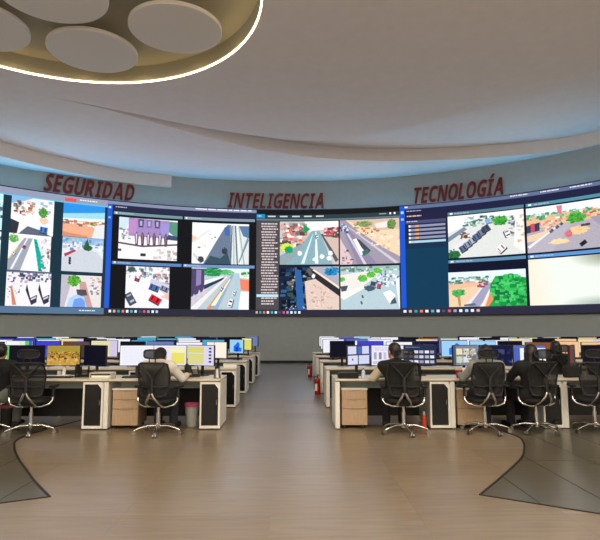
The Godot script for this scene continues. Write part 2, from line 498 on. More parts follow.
func section_two() -> Image:
	var im := canvas(640, 472, 0x15161a)
	var all := sub(im, 0, 0, 1, 1)
	fr(im, all, 0, 0, 1, 0.03, c8(0x8088a4))
	lines(im, all, 0.55, 0.006, 0.42, 0.024, 1, 0xe8e4f0)
	fr(im, all, 0, 0.03, 1, 0.055, c8(0x272a42))
	lines(im, all, 0.05, 0.045, 0.1, 0.02, 1, 0xb0b8d0)
	fr(im, all, 0, 0.03, 0.032, 0.915, c8(0x2458c8))
	fr(im, all, 0.007, 0.05, 0.016, 0.02, c8(0xb8d8f8))
	fr(im, all, 0.007, 0.14, 0.016, 0.02, c8(0x80a8f0))
	header_strip(im, 0.04, 0.09, 0.49, 0x6f8d98)
	header_strip(im, 0.5, 0.09, 0.99, 0x7d90a4)
	header_strip(im, 0.04, 0.532, 0.49, 0x5580b8)
	header_strip(im, 0.5, 0.532, 0.99, 0x6d8cc0)
	var r := sub(im, 0.075, 0.137, 0.457, 0.508)  # mauve church with arches
	fr(im, r, 0, 0, 1, 1, c8(0xf0ebef))
	poly(im, r, [0, 0, 0.2, 0, 0.12, 0.3, 0, 0.32], 0xc8dcec)
	poly(im, r, [0.8, 0.02, 1, 0.04, 1, 0.45, 0.86, 0.3], 0x58907c)
	clutter(im, r, 0, 0.25, 0.18, 0.25, 24, [0xa0a8b4, 0xe0d8d4, 0x788894], 0.07)
	poly(im, r, [0.16, 0, 0.86, 0.02, 0.84, 0.46, 0.17, 0.44], 0x9c86bc)
	poly(im, r, [0.16, 0.05, 0.3, 0.02, 0.3, 0.38, 0.16, 0.42], 0xb888c0)
	poly(im, r, [0.72, 0.1, 0.86, 0.1, 0.85, 0.4, 0.72, 0.36], 0x9a90d0)
	for k in 3:
		poly(im, r, [0.32 + k * 0.14, 0.02, 0.42 + k * 0.14, 0.02, 0.41 + k * 0.14, 0.22, 0.33 + k * 0.14, 0.22], [0x544c74, 0x7c70a0, 0x544c74][k])
		poly(im, r, [0.35 + k * 0.14, 0.06, 0.39 + k * 0.14, 0.06, 0.39 + k * 0.14, 0.18, 0.35 + k * 0.14, 0.18], 0xb4a4cc)
	for k in 6:
		poly(im, r, [0.27 + k * 0.1, 0.44, 0.3 + k * 0.1, 0.32, 0.335 + k * 0.1, 0.44, 0.325 + k * 0.1, 0.66, 0.285 + k * 0.1, 0.66], 0x4c3f50)
		poly(im, r, [0.285 + k * 0.1, 0.4, 0.3 + k * 0.1, 0.36, 0.315 + k * 0.1, 0.4, 0.31 + k * 0.1, 0.62, 0.29 + k * 0.1, 0.62], [0xd8c8d4, 0x8c6c78][k % 2])
	poly(im, r, [0, 0.6, 0.4, 0.66, 1, 0.58, 1, 0.62, 0.4, 0.7, 0, 0.64], 0x5c4c54)
	poly(im, r, [0.85, 0.36, 1, 0.4, 1, 0.5, 0.8, 0.48], 0x3c4c70)
	poly(im, r, [0, 0.7, 0.4, 0.74, 1, 0.66, 1, 1, 0, 1], 0xf4f0f0)
	clutter(im, r, 0.55, 0.7, 0.45, 0.25, 20, [0xd0c4c4, 0xe8d4c8, 0xb0a8a8], 0.09)
	car(im, r, 0.42, 0.88, 0.13, 0.06, 0.0, 0x34343c)
	car(im, r, 0.02, 0.79, 0.1, 0.05, 0.0, 0x585868)
	grain(im, r, 0.05)
	r = sub(im, 0.13, 0.57, 0.412, 0.94)          # red and grey cars on a plaza
	fr(im, r, 0, 0, 1, 1, c8(0xece7f0))
	clutter(im, r, 0, 0, 1, 0.26, 80, [0x909cb0, 0xd8dce4, 0xb08090, 0x586878, 0xf8f8f8, 0x80a890], 0.09)
	blob(im, r, 0.13, 0.08, 0.1, 0.07, [0x3c5c50, 0x506c60], 26)
	clutter(im, r, 0.6, 0.15, 0.4, 0.3, 50, [0xd07868, 0xe8e0e8, 0x686880, 0xb0b0c0], 0.09)
	poly(im, r, [0.58, 0.28, 1, 0.42, 1, 0.68, 0.9, 0.66, 0.55, 0.4], 0xc8c8d8)
	car(im, r, 0.66, 0.5, 0.24, 0.13, 0.35, 0x4468a0, 0x283850)
	car(im, r, 0.9, 0.52, 0.2, 0.1, 0.4, 0x80889c)
	car(im, r, 0.26, 0.32, 0.12, 0.07, 0.3, 0xc03840)
	car(im, r, 0.13, 0.78, 0.3, 0.15, 1.05, 0x4a5060, 0xa8b0c0)
	car(im, r, 0.69, 0.79, 0.28, 0.15, 0.5, 0xd82030, 0x581820)
	poly(im, r, [0.8, 0.72, 1, 0.62, 1, 0.8], 0xe8b8b0)
	grain(im, r, 0.05)
	r = sub(im, 0.557, 0.14, 0.95, 0.525)         # bright street and a shaded wall
	fr(im, r, 0, 0, 1, 1, c8(0xf6f2ee))
	poly(im, r, [0, 0.3, 0.12, 0.4, 0, 0.5], 0xf0c0a8)
	poly(im, r, [0, 0.46, 0.3, 0.16, 0.32, 0.18, 0, 0.5], 0xd8d4d8)
	poly(im, r, [0.62, 0.03, 0.68, 0.03, 0.68, 1, 0.2, 1, 0.4, 0.5, 0.56, 0.12], 0x687890)
	poly(im, r, [0.56, 0.1, 0.64, 0.06, 0.66, 0.3, 0.58, 0.3], 0x4868a8)
	poly(im, r, [0.22, 1, 0.32, 0.8, 0.5, 0.86, 0.62, 0.7, 0.68, 1], 0x38505c)
	blob(im, r, 0.57, 0.68, 0.06, 0.08, [0x303840, 0x485868], 24)
	poly(im, r, [0.68, 0.02, 1, 0.04, 1, 1, 0.68, 1], 0xd6dcdc)
	poly(im, r, [0.82, 0.05, 1, 0.05, 1, 0.35, 0.9, 0.3], 0x5878a0)
	for k in 5:
		poly(im, r, [0.69 + k * 0.03, 0.05, 0.71 + k * 0.03, 0.05, 0.69 + k * 0.06, 1, 0.67 + k * 0.06, 1], [0x586878, 0xa8b8c0, 0x485868, 0xe8f0f0, 0x9cb0a8][k])
	poly(im, r, [0.98, 0.3, 1, 0.4, 0.84, 0.95, 0.82, 0.95], 0x78909c)
	poly(im, r, [0.02, 0.72, 0.18, 0.92, 0.14, 1, 0.02, 0.8], 0xc8d0d4)
	blob(im, r, 0.16, 0.9, 0.06, 0.08, [0x384048, 0x606870], 24)
	clutter(im, r, 0.1, 0.2, 0.3, 0.4, 5, [0x808088], 0.05)
	grain(im, r, 0.05)
	r = sub(im, 0.558, 0.562, 0.952, 0.948)       # avenue lined by mauve arches and trees
	fr(im, r, 0, 0, 1, 1, c8(0xb4c4cc))
	fr(im, r, 0, 0, 1, 0.12, c8(0xd8ece8))
	blob(im, r, 0.36, 0.1, 0.2, 0.1, [0x2c8c4c, 0x48b068, 0x247048], 90)
	blob(im, r, 0.62, 0.1, 0.12, 0.08, [0x58b070, 0x98d0a8], 40)
	poly(im, r, [0, 0.02, 0.22, 0.02, 0.22, 0.55, 0, 0.7], 0x4c4468)
	poly(im, r, [0.08, 0.05, 0.17, 0.05, 0.17, 0.4, 0.08, 0.45], 0x8c7cac)
	for k in 3:
		poly(im, r, [0.01 + k * 0.09, 0.78 - k * 0.1, 0.05 + k * 0.09, 0.62 - k * 0.1, 0.08 + k * 0.09, 0.72 - k * 0.1, 0.07 + k * 0.09, 0.84 - k * 0.1, 0.02 + k * 0.09, 0.88 - k * 0.1], 0xd0c0d0)
	poly(im, r, [0.24, 0.3, 0.55, 0.18, 0.56, 0.24, 0.22, 0.4], 0xe8ecf4)
	poly(im, r, [0.22, 0.42, 0.56, 0.22, 0.57, 0.26, 0.22, 0.52], 0x2c3850)
	poly(im, r, [0, 0.95, 0.6, 0.2, 0.63, 0.2, 0.1, 1, 0, 1], 0xe8e0e0)
	poly(im, r, [0.3, 1, 0.7, 0.14, 0.74, 0.14, 0.46, 1], 0x90a8c0)
	poly(im, r, [0.27, 0.98, 0.62, 0.3, 0.63, 0.32, 0.33, 1], 0xe08850)
	poly(im, r, [0.34, 0.9, 0.66, 0.26, 0.68, 0.26, 0.42, 0.9], 0xf4ecd8)
	poly(im, r, [0.7, 1, 0.77, 0.14, 0.82, 0.14, 0.82, 1], 0xa8c4d4)
	car(im, r, 0.68, 0.84, 0.2, 0.1, -1.3, 0xf0ecec)
	car(im, r, 0.74, 0.6, 0.12, 0.07, -1.3, 0xf0f4f8)
	car(im, r, 0.52, 0.5, 0.12, 0.06, -1.0, 0xc8d8dc)
	poly(im, r, [0.84, 0.25, 1, 0.28, 1, 0.55, 0.86, 0.52], 0xf08060)
	poly(im, r, [0.86, 0.56, 1, 0.56, 1, 1, 0.82, 1], 0xf6f2f2)
	poly(im, r, [0.83, 0.08, 1, 0.06, 1, 0.25, 0.84, 0.22], 0xe0f0e4)
	clutter(im, r, 0.86, 0.06, 0.14, 0.12, 14, [0x3c8c58, 0xc8e0c8], 0.08)
	grain(im, r, 0.06)
	taskbar(im, 0.03, 12)
	return im

func section_three() -> Image:
	var im := canvas(640, 472, 0x1c1f24)
	var all := sub(im, 0, 0, 1, 1)
	fr(im, all, 0, 0.0, 1, 0.045, c8(0x17181a))
	fr(im, all, 0, 0.045, 1, 0.035, c8(0x2d3c44))
	fr(im, all, 0, 0.04, 0.06, 0.042, c8(0x1c86b8))
	lines(im, all, 0.01, 0.055, 0.03, 0.02, 1, 0xe0f4ff)
	for k in 5:
		fr(im, all, 0.08 + k * 0.085, 0.055, 0.055, 0.013, c8(0xc8ced2))
	fr(im, all, 0, 0.083, 1, 0.018, c8(0x5c7680))
	fr(im, all, 0.86, 0.055, 0.05, 0.012, c8(0x9098a0))
	fr(im, all, 0.93, 0.05, 0.014, 0.02, c8(0xf0f0f0))
	fr(im, all, 0.96, 0.05, 0.014, 0.02, c8(0xf0f0f0))
	fr(im, all, 0, 0.1, 0.16, 0.85, c8(0x4b474a))
	lines(im, all, 0.035, 0.125, 0.12, 0.0262, 30, 0xd4c4c6, 0.52)
	fr(im, all, 0.005, 0.802, 0.15, 0.026, c8(0xb8d8e8))
	var r := sub(im, 0.165, 0.11, 0.578, 0.525)   # avenue seen along its lanes
	fr(im, r, 0, 0, 1, 1, c8(0xc8c0bc))
	poly(im, r, [0.42, 0, 1, 0, 1, 0.2, 0.7, 0.2, 0.5, 0.25], 0xf4ece8)
	clutter(im, r, 0, 0.02, 0.42, 0.5, 110, [0xd8a8a0, 0x786c6c, 0xf0e4e0, 0x504a50, 0xb09890, 0xe06858], 0.1)
	poly(im, r, [0.4, 0.05, 0.52, 0.18, 0.42, 0.3], 0x1c9858)
	clutter(im, r, 0.75, 0.14, 0.25, 0.25, 70, [0xc83848, 0xd86068, 0x704048, 0x406858, 0xe8c8c8], 0.08)
	poly(im, r, [0.55, 0.22, 0.68, 0.22, 0.9, 1, 0.1, 1, 0.4, 0.5], 0x86aab4)
	poly(im, r, [0.61, 0.24, 0.625, 0.24, 0.66, 0.98, 0.6, 0.98], 0xe8f0f0)
	poly(im, r, [0.56, 0.3, 0.57, 0.3, 0.42, 0.98, 0.36, 0.98], 0xd8e6e8)
	poly(im, r, [0.0, 0.8, 0.4, 0.5, 0.36, 0.7, 0.1, 1, 0, 1], 0x8ea0a8)
	poly(im, r, [0.7, 0.3, 0.74, 0.3, 1, 0.9, 0.95, 0.95], 0x5c5860)
	poly(im, r, [0.75, 0.35, 1, 0.4, 1, 0.88], 0xd0b8ac)
	blob(im, r, 0.12, 0.6, 0.13, 0.1, [0xd8e048, 0x98c858, 0xf0f088], 50)
	blob(im, r, 0.16, 0.66, 0.08, 0.09, [0x189868, 0x30b078], 40)
	for q in [[0.6, 0.88], [0.72, 0.82], [0.84, 0.86], [0.86, 0.74], [0.34, 0.74]]:
		blob(im, r, q[0], q[1], 0.045, 0.06, [0xf8f8fc, 0xe8eef4, 0xffffff], 30)
	car(im, r, 0.64, 0.36, 0.1, 0.06, 1.4, 0xd0e8ec)
	grain(im, r, 0.06)
	r = sub(im, 0.166, 0.542, 0.58, 0.952)        # dark blue close view with a path
	fr(im, r, 0, 0, 1, 1, c8(0x17263a))
	clutter(im, r, 0, 0, 0.55, 1, 170, [0x24406c, 0x101828, 0x385c88, 0x605c58, 0x304c50, 0x0c1420], 0.1)
	clutter(im, r, 0.1, 0.15, 0.3, 0.4, 20, [0xb0a498, 0x807060], 0.06)
	poly(im, r, [0.25, 0.05, 0.36, 0.08, 0.42, 1, 0.3, 1], 0x2c60a0)
	clutter(im, r, 0.1, 0.88, 0.3, 0.12, 12, [0xc8d8f0], 0.03)
	poly(im, r, [0.42, 0.34, 0.6, 0.28, 1, 0.62, 1, 1, 0.46, 1], 0xdcc4b8)
	clutter(im, r, 0.5, 0.4, 0.48, 0.58, 60, [0xc8a898, 0xe8d4c8, 0xb89888, 0xd0b4a8], 0.05)
	poly(im, r, [0.5, 0, 1, 0, 1, 0.6, 0.58, 0.1], 0xa8a8b8)
	poly(im, r, [0.52, 0.06, 0.58, 0.06, 1, 0.5, 1, 0.68, 0.62, 0.3], 0x2c2c34)
	poly(im, r, [0.55, 0.08, 0.58, 0.06, 1, 0.46, 1, 0.52], 0xf4dcc0)
	blob(im, r, 0.88, 0.12, 0.13, 0.1, [0x1078b0, 0x2898d0, 0x0c5078], 60)
	blob(im, r, 0.57, 0.22, 0.035, 0.06, [0xf0ecec], 14)
	grain(im, r, 0.06)
	r = sub(im, 0.586, 0.105, 0.997, 0.528)       # bus on a highway
	fr(im, r, 0, 0, 1, 1, c8(0x9c94a4))
	poly(im, r, [0.1, 0, 1, 0, 1, 0.85, 0.75, 0.66, 0.3, 0.24], 0xeccfae)
	poly(im, r, [0.12, 0, 1, 0, 1, 0.24, 0.6, 0.26, 0.3, 0.12], 0xd4b8a4)
	blob(im, r, 0.4, 0.1, 0.15, 0.07, [0x7c9c5c, 0x98b070, 0x587848], 50)
	blob(im, r, 0.86, 0.14, 0.09, 0.12, [0x688c4c, 0x486c38, 0x88a060], 50)
	poly(im, r, [0.6, 0.1, 0.8, 0.06, 0.8, 0.2, 0.62, 0.2], 0xe8e0dc)
	clutter(im, r, 0.2, 0.12, 0.5, 0.25, 40, [0xc87850, 0xf0d8b8, 0xa88468], 0.06)
	clutter(im, r, 0.5, 0.3, 0.5, 0.35, 30, [0xf8e8d0, 0xd8b090, 0xf4dcc0], 0.07)
	poly(im, r, [0.02, 0.1, 0.08, 0.08, 0.62, 1, 0.3, 1], 0x8c84a0)
	poly(im, r, [0.02, 0.08, 0.05, 0.08, 0.45, 1, 0.4, 1], 0xd4ccd8)
	poly(im, r, [0.14, 0.16, 0.16, 0.16, 0.98, 0.98, 0.92, 1], 0xcbc3d0)
	poly(im, r, [0, 0.4, 0.22, 0.9, 0.2, 1, 0, 1], 0xd8c0c4)
	clutter(im, r, 0.0, 0.6, 0.2, 0.38, 14, [0x605060, 0xb08890], 0.05)
	poly(im, r, [0.22, 0.44, 0.28, 0.42, 0.5, 0.68, 0.36, 0.8], 0xf8f6f4)
	poly(im, r, [0.28, 0.42, 0.34, 0.46, 0.52, 0.7, 0.46, 0.78, 0.36, 0.62], 0x484858)
	poly(im, r, [0.37, 0.72, 0.46, 0.66, 0.5, 0.74, 0.4, 0.82], 0x386c60)
	clutter(im, r, 0, 0.1, 0.12, 0.16, 24, [0x6c84b0, 0xe0e4ec, 0x505870], 0.06)
	grain(im, r, 0.05)
	r = sub(im, 0.589, 0.546, 0.993, 0.95)        # parking lot with round green trees
	fr(im, r, 0, 0, 1, 1, c8(0xb3c7cf))
	fr(im, r, 0, 0, 1, 0.12, c8(0x9cb8b4))
	clutter(im, r, 0, 0, 1, 0.14, 40, [0x5c7c70, 0xd0e0dc, 0x789490], 0.07)
	poly(im, r, [0, 0.2, 0.4, 0.12, 0.7, 0.14, 0.35, 0.5, 0, 0.75], 0xe8e0dc)
	poly(im, r, [0, 0.62, 0.4, 0.45, 0.42, 0.5, 0.05, 0.78], 0xf0e8e0)
	clutter(im, r, 0.6, 0.18, 0.4, 0.26, 60, [0x687894, 0xd8e0ec, 0x404c60, 0xf0f4f8], 0.06)
	for q in [[0.02, 0.3, 0.06], [0.38, 0.28, 0.085], [0.52, 0.2, 0.08], [0.64, 0.11, 0.07]]:
		blob(im, r, q[0], q[1], q[2], q[2], [0x5cb840, 0x78d058, 0x48983c], 70)
	poly(im, r, [0, 0.46, 0.13, 0.44, 0.1, 0.56, 0.02, 0.58], 0x48505c)
	blob(im, r, 0.5, 0.51, 0.1, 0.07, [0x3c5460, 0x486470], 70)
	car(im, r, 0.56, 0.4, 0.12, 0.08, 0.2, 0x485068)
	car(im, r, 0.66, 0.46, 0.09, 0.1, 0.2, 0xd85068)
	poly(im, r, [0.72, 0.62, 0.84, 0.56, 0.93, 0.68, 0.86, 0.88, 0.82, 0.84], 0xf8f4ec)
	poly(im, r, [0.86, 0.8, 0.92, 0.72, 0.95, 0.86, 0.84, 0.88], 0x485868)
	for q in [[0.38, 0.7], [0.36, 0.84]]:
		car(im, r, q[0], q[1], 0.07, 0.03, 1.3, 0x505c64)
	poly(im, r, [0.93, 0.3, 1, 0.3, 1, 1, 0.98, 0.9], 0xe4eaf0)
	grain(im, r, 0.05)
	taskbar(im, -0.03, 13)
	return im

func section_four() -> Image:
	var im := canvas(864, 472, 0x12152a)
	var all := sub(im, 0, 0, 1, 1)
	fr(im, all, 0, 0, 1, 0.032, c8(0x5e6c8c))
	fr(im, all, 0.012, 0.008, 0.03, 0.014, c8(0xe8ecf4))
	for k in 3:
		lines(im, all, 0.53 + k * 0.13, 0.008, 0.1, 0.02, 1, 0xe4e0f0)
	fr(im, all, 0, 0.032, 1, 0.06, c8(0x20233f))
	lines(im, all, 0.035, 0.047, 0.08, 0.02, 1, 0xa8b0c8)
	fr(im, all, 0.025, 0.09, 0.21, 0.86, c8(0x123a55))
	fr(im, all, 0.025, 0.3, 0.21, 0.1, c8(0x17304a))
	fr(im, all, 0.025, 0.09, 0.21, 0.22, c8(0x23233e))
	lines(im, all, 0.03, 0.095, 0.11, 0.022, 1, 0xe8b8b0)
	fr(im, all, 0.03, 0.14, 0.2, 0.03, c8(0x484c70))
	lines(im, all, 0.034, 0.146, 0.06, 0.02, 1, 0xc0c8e0)
	for k in 5:
		fr(im, all, 0.045, 0.184 + k * 0.036, 0.182, 0.022, c8(0x8c90ac if k < 4 else 0xa8c8dc))
		fr(im, all, 0.045, 0.184 + k * 0.036, 0.01, 0.02, c8(0xf0f4ff))
		fr(im, all, 0.078, 0.186 + k * 0.036, 0.017, 0.018, c8(0xf0a040 if k < 4 else 0xb0d0e0))
	fr(im, all, 0, 0.0, 0.026, 0.95, c8(0x1c54d0))
	fr(im, all, 0.006, 0.05, 0.014, 0.024, c8(0xa8d0f0))
	fr(im, all, 0.006, 0.115, 0.014, 0.02, c8(0xa0c0f8))
	header_strip(im, 0.238, 0.095, 0.592, 0x55788a)
	header_strip(im, 0.6, 0.095, 0.955, 0x50889c)
	header_strip(im, 0.236, 0.522, 0.592, 0x5a86a4)
	header_strip(im, 0.6, 0.522, 0.955, 0x5a90cc)
	var r := sub(im, 0.238, 0.13, 0.59, 0.506)    # parked rows and a wide road
	fr(im, r, 0, 0, 1, 1, c8(0xd9dcd8))
	poly(im, r, [0, 0, 1, 0, 1, 0.1, 0.4, 0.15, 0, 0.4], 0xf4f6f4)
	clutter(im, r, 0.2, 0.04, 0.45, 0.2, 70, [0x486c68, 0x88b0a0, 0x385058, 0xc0d4d0], 0.06)
	poly(im, r, [0, 0.5, 0.22, 0.28, 0.26, 0.34, 0, 0.62], 0x78889c)
	poly(im, r, [0.05, 0.75, 0.5, 0.3, 0.56, 0.36, 0.1, 0.9], 0xe0e0e4)
	clutter(im, r, 0.15, 0.4, 0.12, 0.15, 16, [0x5c3c34, 0x8c6050], 0.06)
	for k in 6:
		car(im, r, 0.2 + k * 0.062, 0.78 - k * 0.085, 0.17, 0.14, -0.5, [0x5c6888, 0x8c98b4, 0xa8b4c8, 0x606c90, 0x707c98, 0x485068][k])
	blob(im, r, 0.54, 0.19, 0.05, 0.06, [0x80a8d8, 0xc8d8f0], 20)
	blob(im, r, 0.7, 0.21, 0.1, 0.11, [0x3c9c38, 0x58b84c, 0x287028], 90)
	clutter(im, r, 0.78, 0.1, 0.14, 0.45, 40, [0x788494, 0xa8b0bc, 0xd8dce0, 0x58606c], 0.07)
	poly(im, r, [0.9, 0.05, 1, 0.05, 1, 0.98, 0.86, 0.8], 0xeceae4)
	clutter(im, r, 0.9, 0.1, 0.1, 0.7, 20, [0xd8b898, 0xf4f0ec, 0xc0c4c8], 0.06)
	car(im, r, 0.79, 0.52, 0.16, 0.12, 1.2, 0xf0ecec)
	car(im, r, 0.7, 0.84, 0.2, 0.15, -0.7, 0xfaf4f4, 0x9c6c70)
	blob(im, r, 0.07, 0.92, 0.09, 0.12, [0x2c6c40, 0x1c4c34], 40)
	grain(im, r, 0.05)
	r = sub(im, 0.6, 0.135, 0.953, 0.508)         # junction with sandy islands
	fr(im, r, 0, 0, 1, 1, c8(0xada6b2))
	fr(im, r, 0, 0, 1, 0.2, c8(0xeaf2f8))
	poly(im, r, [0, 0.2, 1, 0.16, 1, 0.36, 0, 0.5], 0xe4b890)
	clutter(im, r, 0, 0.14, 1, 0.12, 100, [0x3c8c64, 0x58a878, 0x88b898, 0xe8e8e4], 0.06)
	clutter(im, r, 0.5, 0.14, 0.5, 0.2, 40, [0xf0f0ee, 0xd88868, 0xc0504c, 0x888c98], 0.05)
	poly(im, r, [0.37, 0.02, 0.44, 0.02, 0.43, 0.2, 0.39, 0.2], 0xe07888)
	clutter(im, r, 0.12, 0.3, 0.3, 0.22, 50, [0xd88878, 0xe8c0a8, 0xa08088, 0xf0e0d8], 0.05)
	poly(im, r, [0.0, 0.4, 0.16, 0.34, 0.16, 0.52, 0, 0.56], 0x32405c)
	poly(im, r, [0.05, 0.36, 0.1, 0.35, 0.1, 0.54, 0.05, 0.55], 0xd04858)
	poly(im, r, [0, 0.62, 0.36, 0.5, 0.1, 0.74, 0, 0.76], 0xe8c8a8)
	poly(im, r, [0, 0.95, 0.4, 0.42, 0.56, 0.4, 0.3, 1, 0, 1], 0xb4aeba)
	poly(im, r, [0.0, 0.86, 0.36, 0.46, 0.37, 0.48, 0.03, 0.9], 0xe8e4e8)
	for q in [[0.3, 0.55, 0.09], [0.37, 0.48, 0.07], [0.42, 0.42, 0.06]]:
		car(im, r, q[0], q[1], q[2], 0.05, -0.7, 0x5c7080)
	blob(im, r, 0.6, 0.34, 0.12, 0.11, [0x48a038, 0x60b848, 0x348028], 90)
	blob(im, r, 0.62, 0.6, 0.12, 0.1, [0xf0c898, 0xe8b880], 50)
	blob(im, r, 0.39, 0.8, 0.13, 0.06, [0xf0d4a8, 0xe8c090], 50)
	blob(im, r, 0.5, 0.66, 0.05, 0.08, [0xd06878, 0xe89090], 26)
	car(im, r, 0.7, 0.5, 0.18, 0.04, -0.05, 0x504c5c)
	car(im, r, 0.66, 0.88, 0.14, 0.07, -0.6, 0x1c2024)
	poly(im, r, [0.75, 0.36, 0.85, 0.34, 1, 0.6, 1, 0.8], 0x9c98a8)
	grain(im, r, 0.05)
	r = sub(im, 0.233, 0.63, 0.588, 0.934)        # road between dry verge and green trees
	fr(im, r, 0, 0, 1, 1, c8(0xf0c8a8))
	fr(im, r, 0, 0, 1, 0.28, c8(0xdfeaf8))
	clutter(im, r, 0, 0.14, 0.5, 0.18, 70, [0x6c9080, 0x98b0a8, 0x487860, 0xd0dcdc], 0.08)
	clutter(im, r, 0.2, 0.26, 0.4, 0.12, 30, [0xf0f0ec, 0xd0a890, 0xa8b0b8], 0.07)
	poly(im, r, [0, 0.36, 0.5, 0.3, 0.5, 0.4, 0, 0.5], 0xe8b898)
	poly(im, r, [0.5, 0.34, 0.57, 0.34, 0.55, 0.6, 0.4, 1, 0.24, 1], 0x9c9cb8)
	poly(im, r, [0.47, 0.36, 0.5, 0.34, 0.26, 1, 0.2, 1], 0xe0dce4)
	poly(im, r, [0.54, 0.5, 0.56, 0.5, 0.46, 1, 0.42, 1], 0xe8e4ec)
	poly(im, r, [0.57, 0.45, 0.64, 0.6, 0.56, 1, 0.48, 1], 0xe88c58)
	poly(im, r, [0.55, 0.4, 0.62, 0.16, 0.8, 0.16, 1, 0.24, 1, 1, 0.52, 1, 0.62, 0.7], 0x24a048)
	blob(im, r, 0.8, 0.58, 0.24, 0.42, [0x1c8c40, 0x34b858, 0x187038, 0x4cc86c], 240)
	clutter(im, r, 0.36, 0.28, 0.14, 0.16, 14, [0x984858, 0x606878], 0.06)
	blob(im, r, 0.13, 0.6, 0.1, 0.12, [0x48a850, 0x60c068, 0x2c8040], 70)
	poly(im, r, [0.115, 0.7, 0.15, 0.7, 0.16, 0.98, 0.13, 0.98], 0xb08c5c)
	poly(im, r, [0.2, 0.94, 0.34, 0.9, 0.36, 0.97, 0.2, 0.99], 0x606878)
	grain(im, r, 0.05)
	r = sub(im, 0.6, 0.56, 0.953, 0.935)          # washed out pale feed
	for y in r.size.y:
		for x in r.size.x:
			var u := float(x) / r.size.x
			var v := float(y) / r.size.y
			var c := Color(0.90, 0.92, 0.89).lerp(Color(0.93, 0.88, 0.78), clampf(0.6 - u * 2.0 + v * 0.2, 0, 1))
			c = c.lerp(Color(0.55, 0.57, 0.48), clampf(1.2 - Vector2((u - 0.98) * 2.4, v * 4.0).length(), 0, 0.8))
			c = c.lerp(Color(0.60, 0.66, 0.62), clampf(1.0 - Vector2((u - 0.85) * 2.0, (v - 1.0) * 5.0).length(), 0, 0.75))
			im.set_pixel(r.position.x + x, r.position.y + y, c)
	fr(im, all, 0.0, 0.935, 1, 0.065, c8(0x30334c))
	taskbar(im, 0.01, 14, 0.952)
	return im

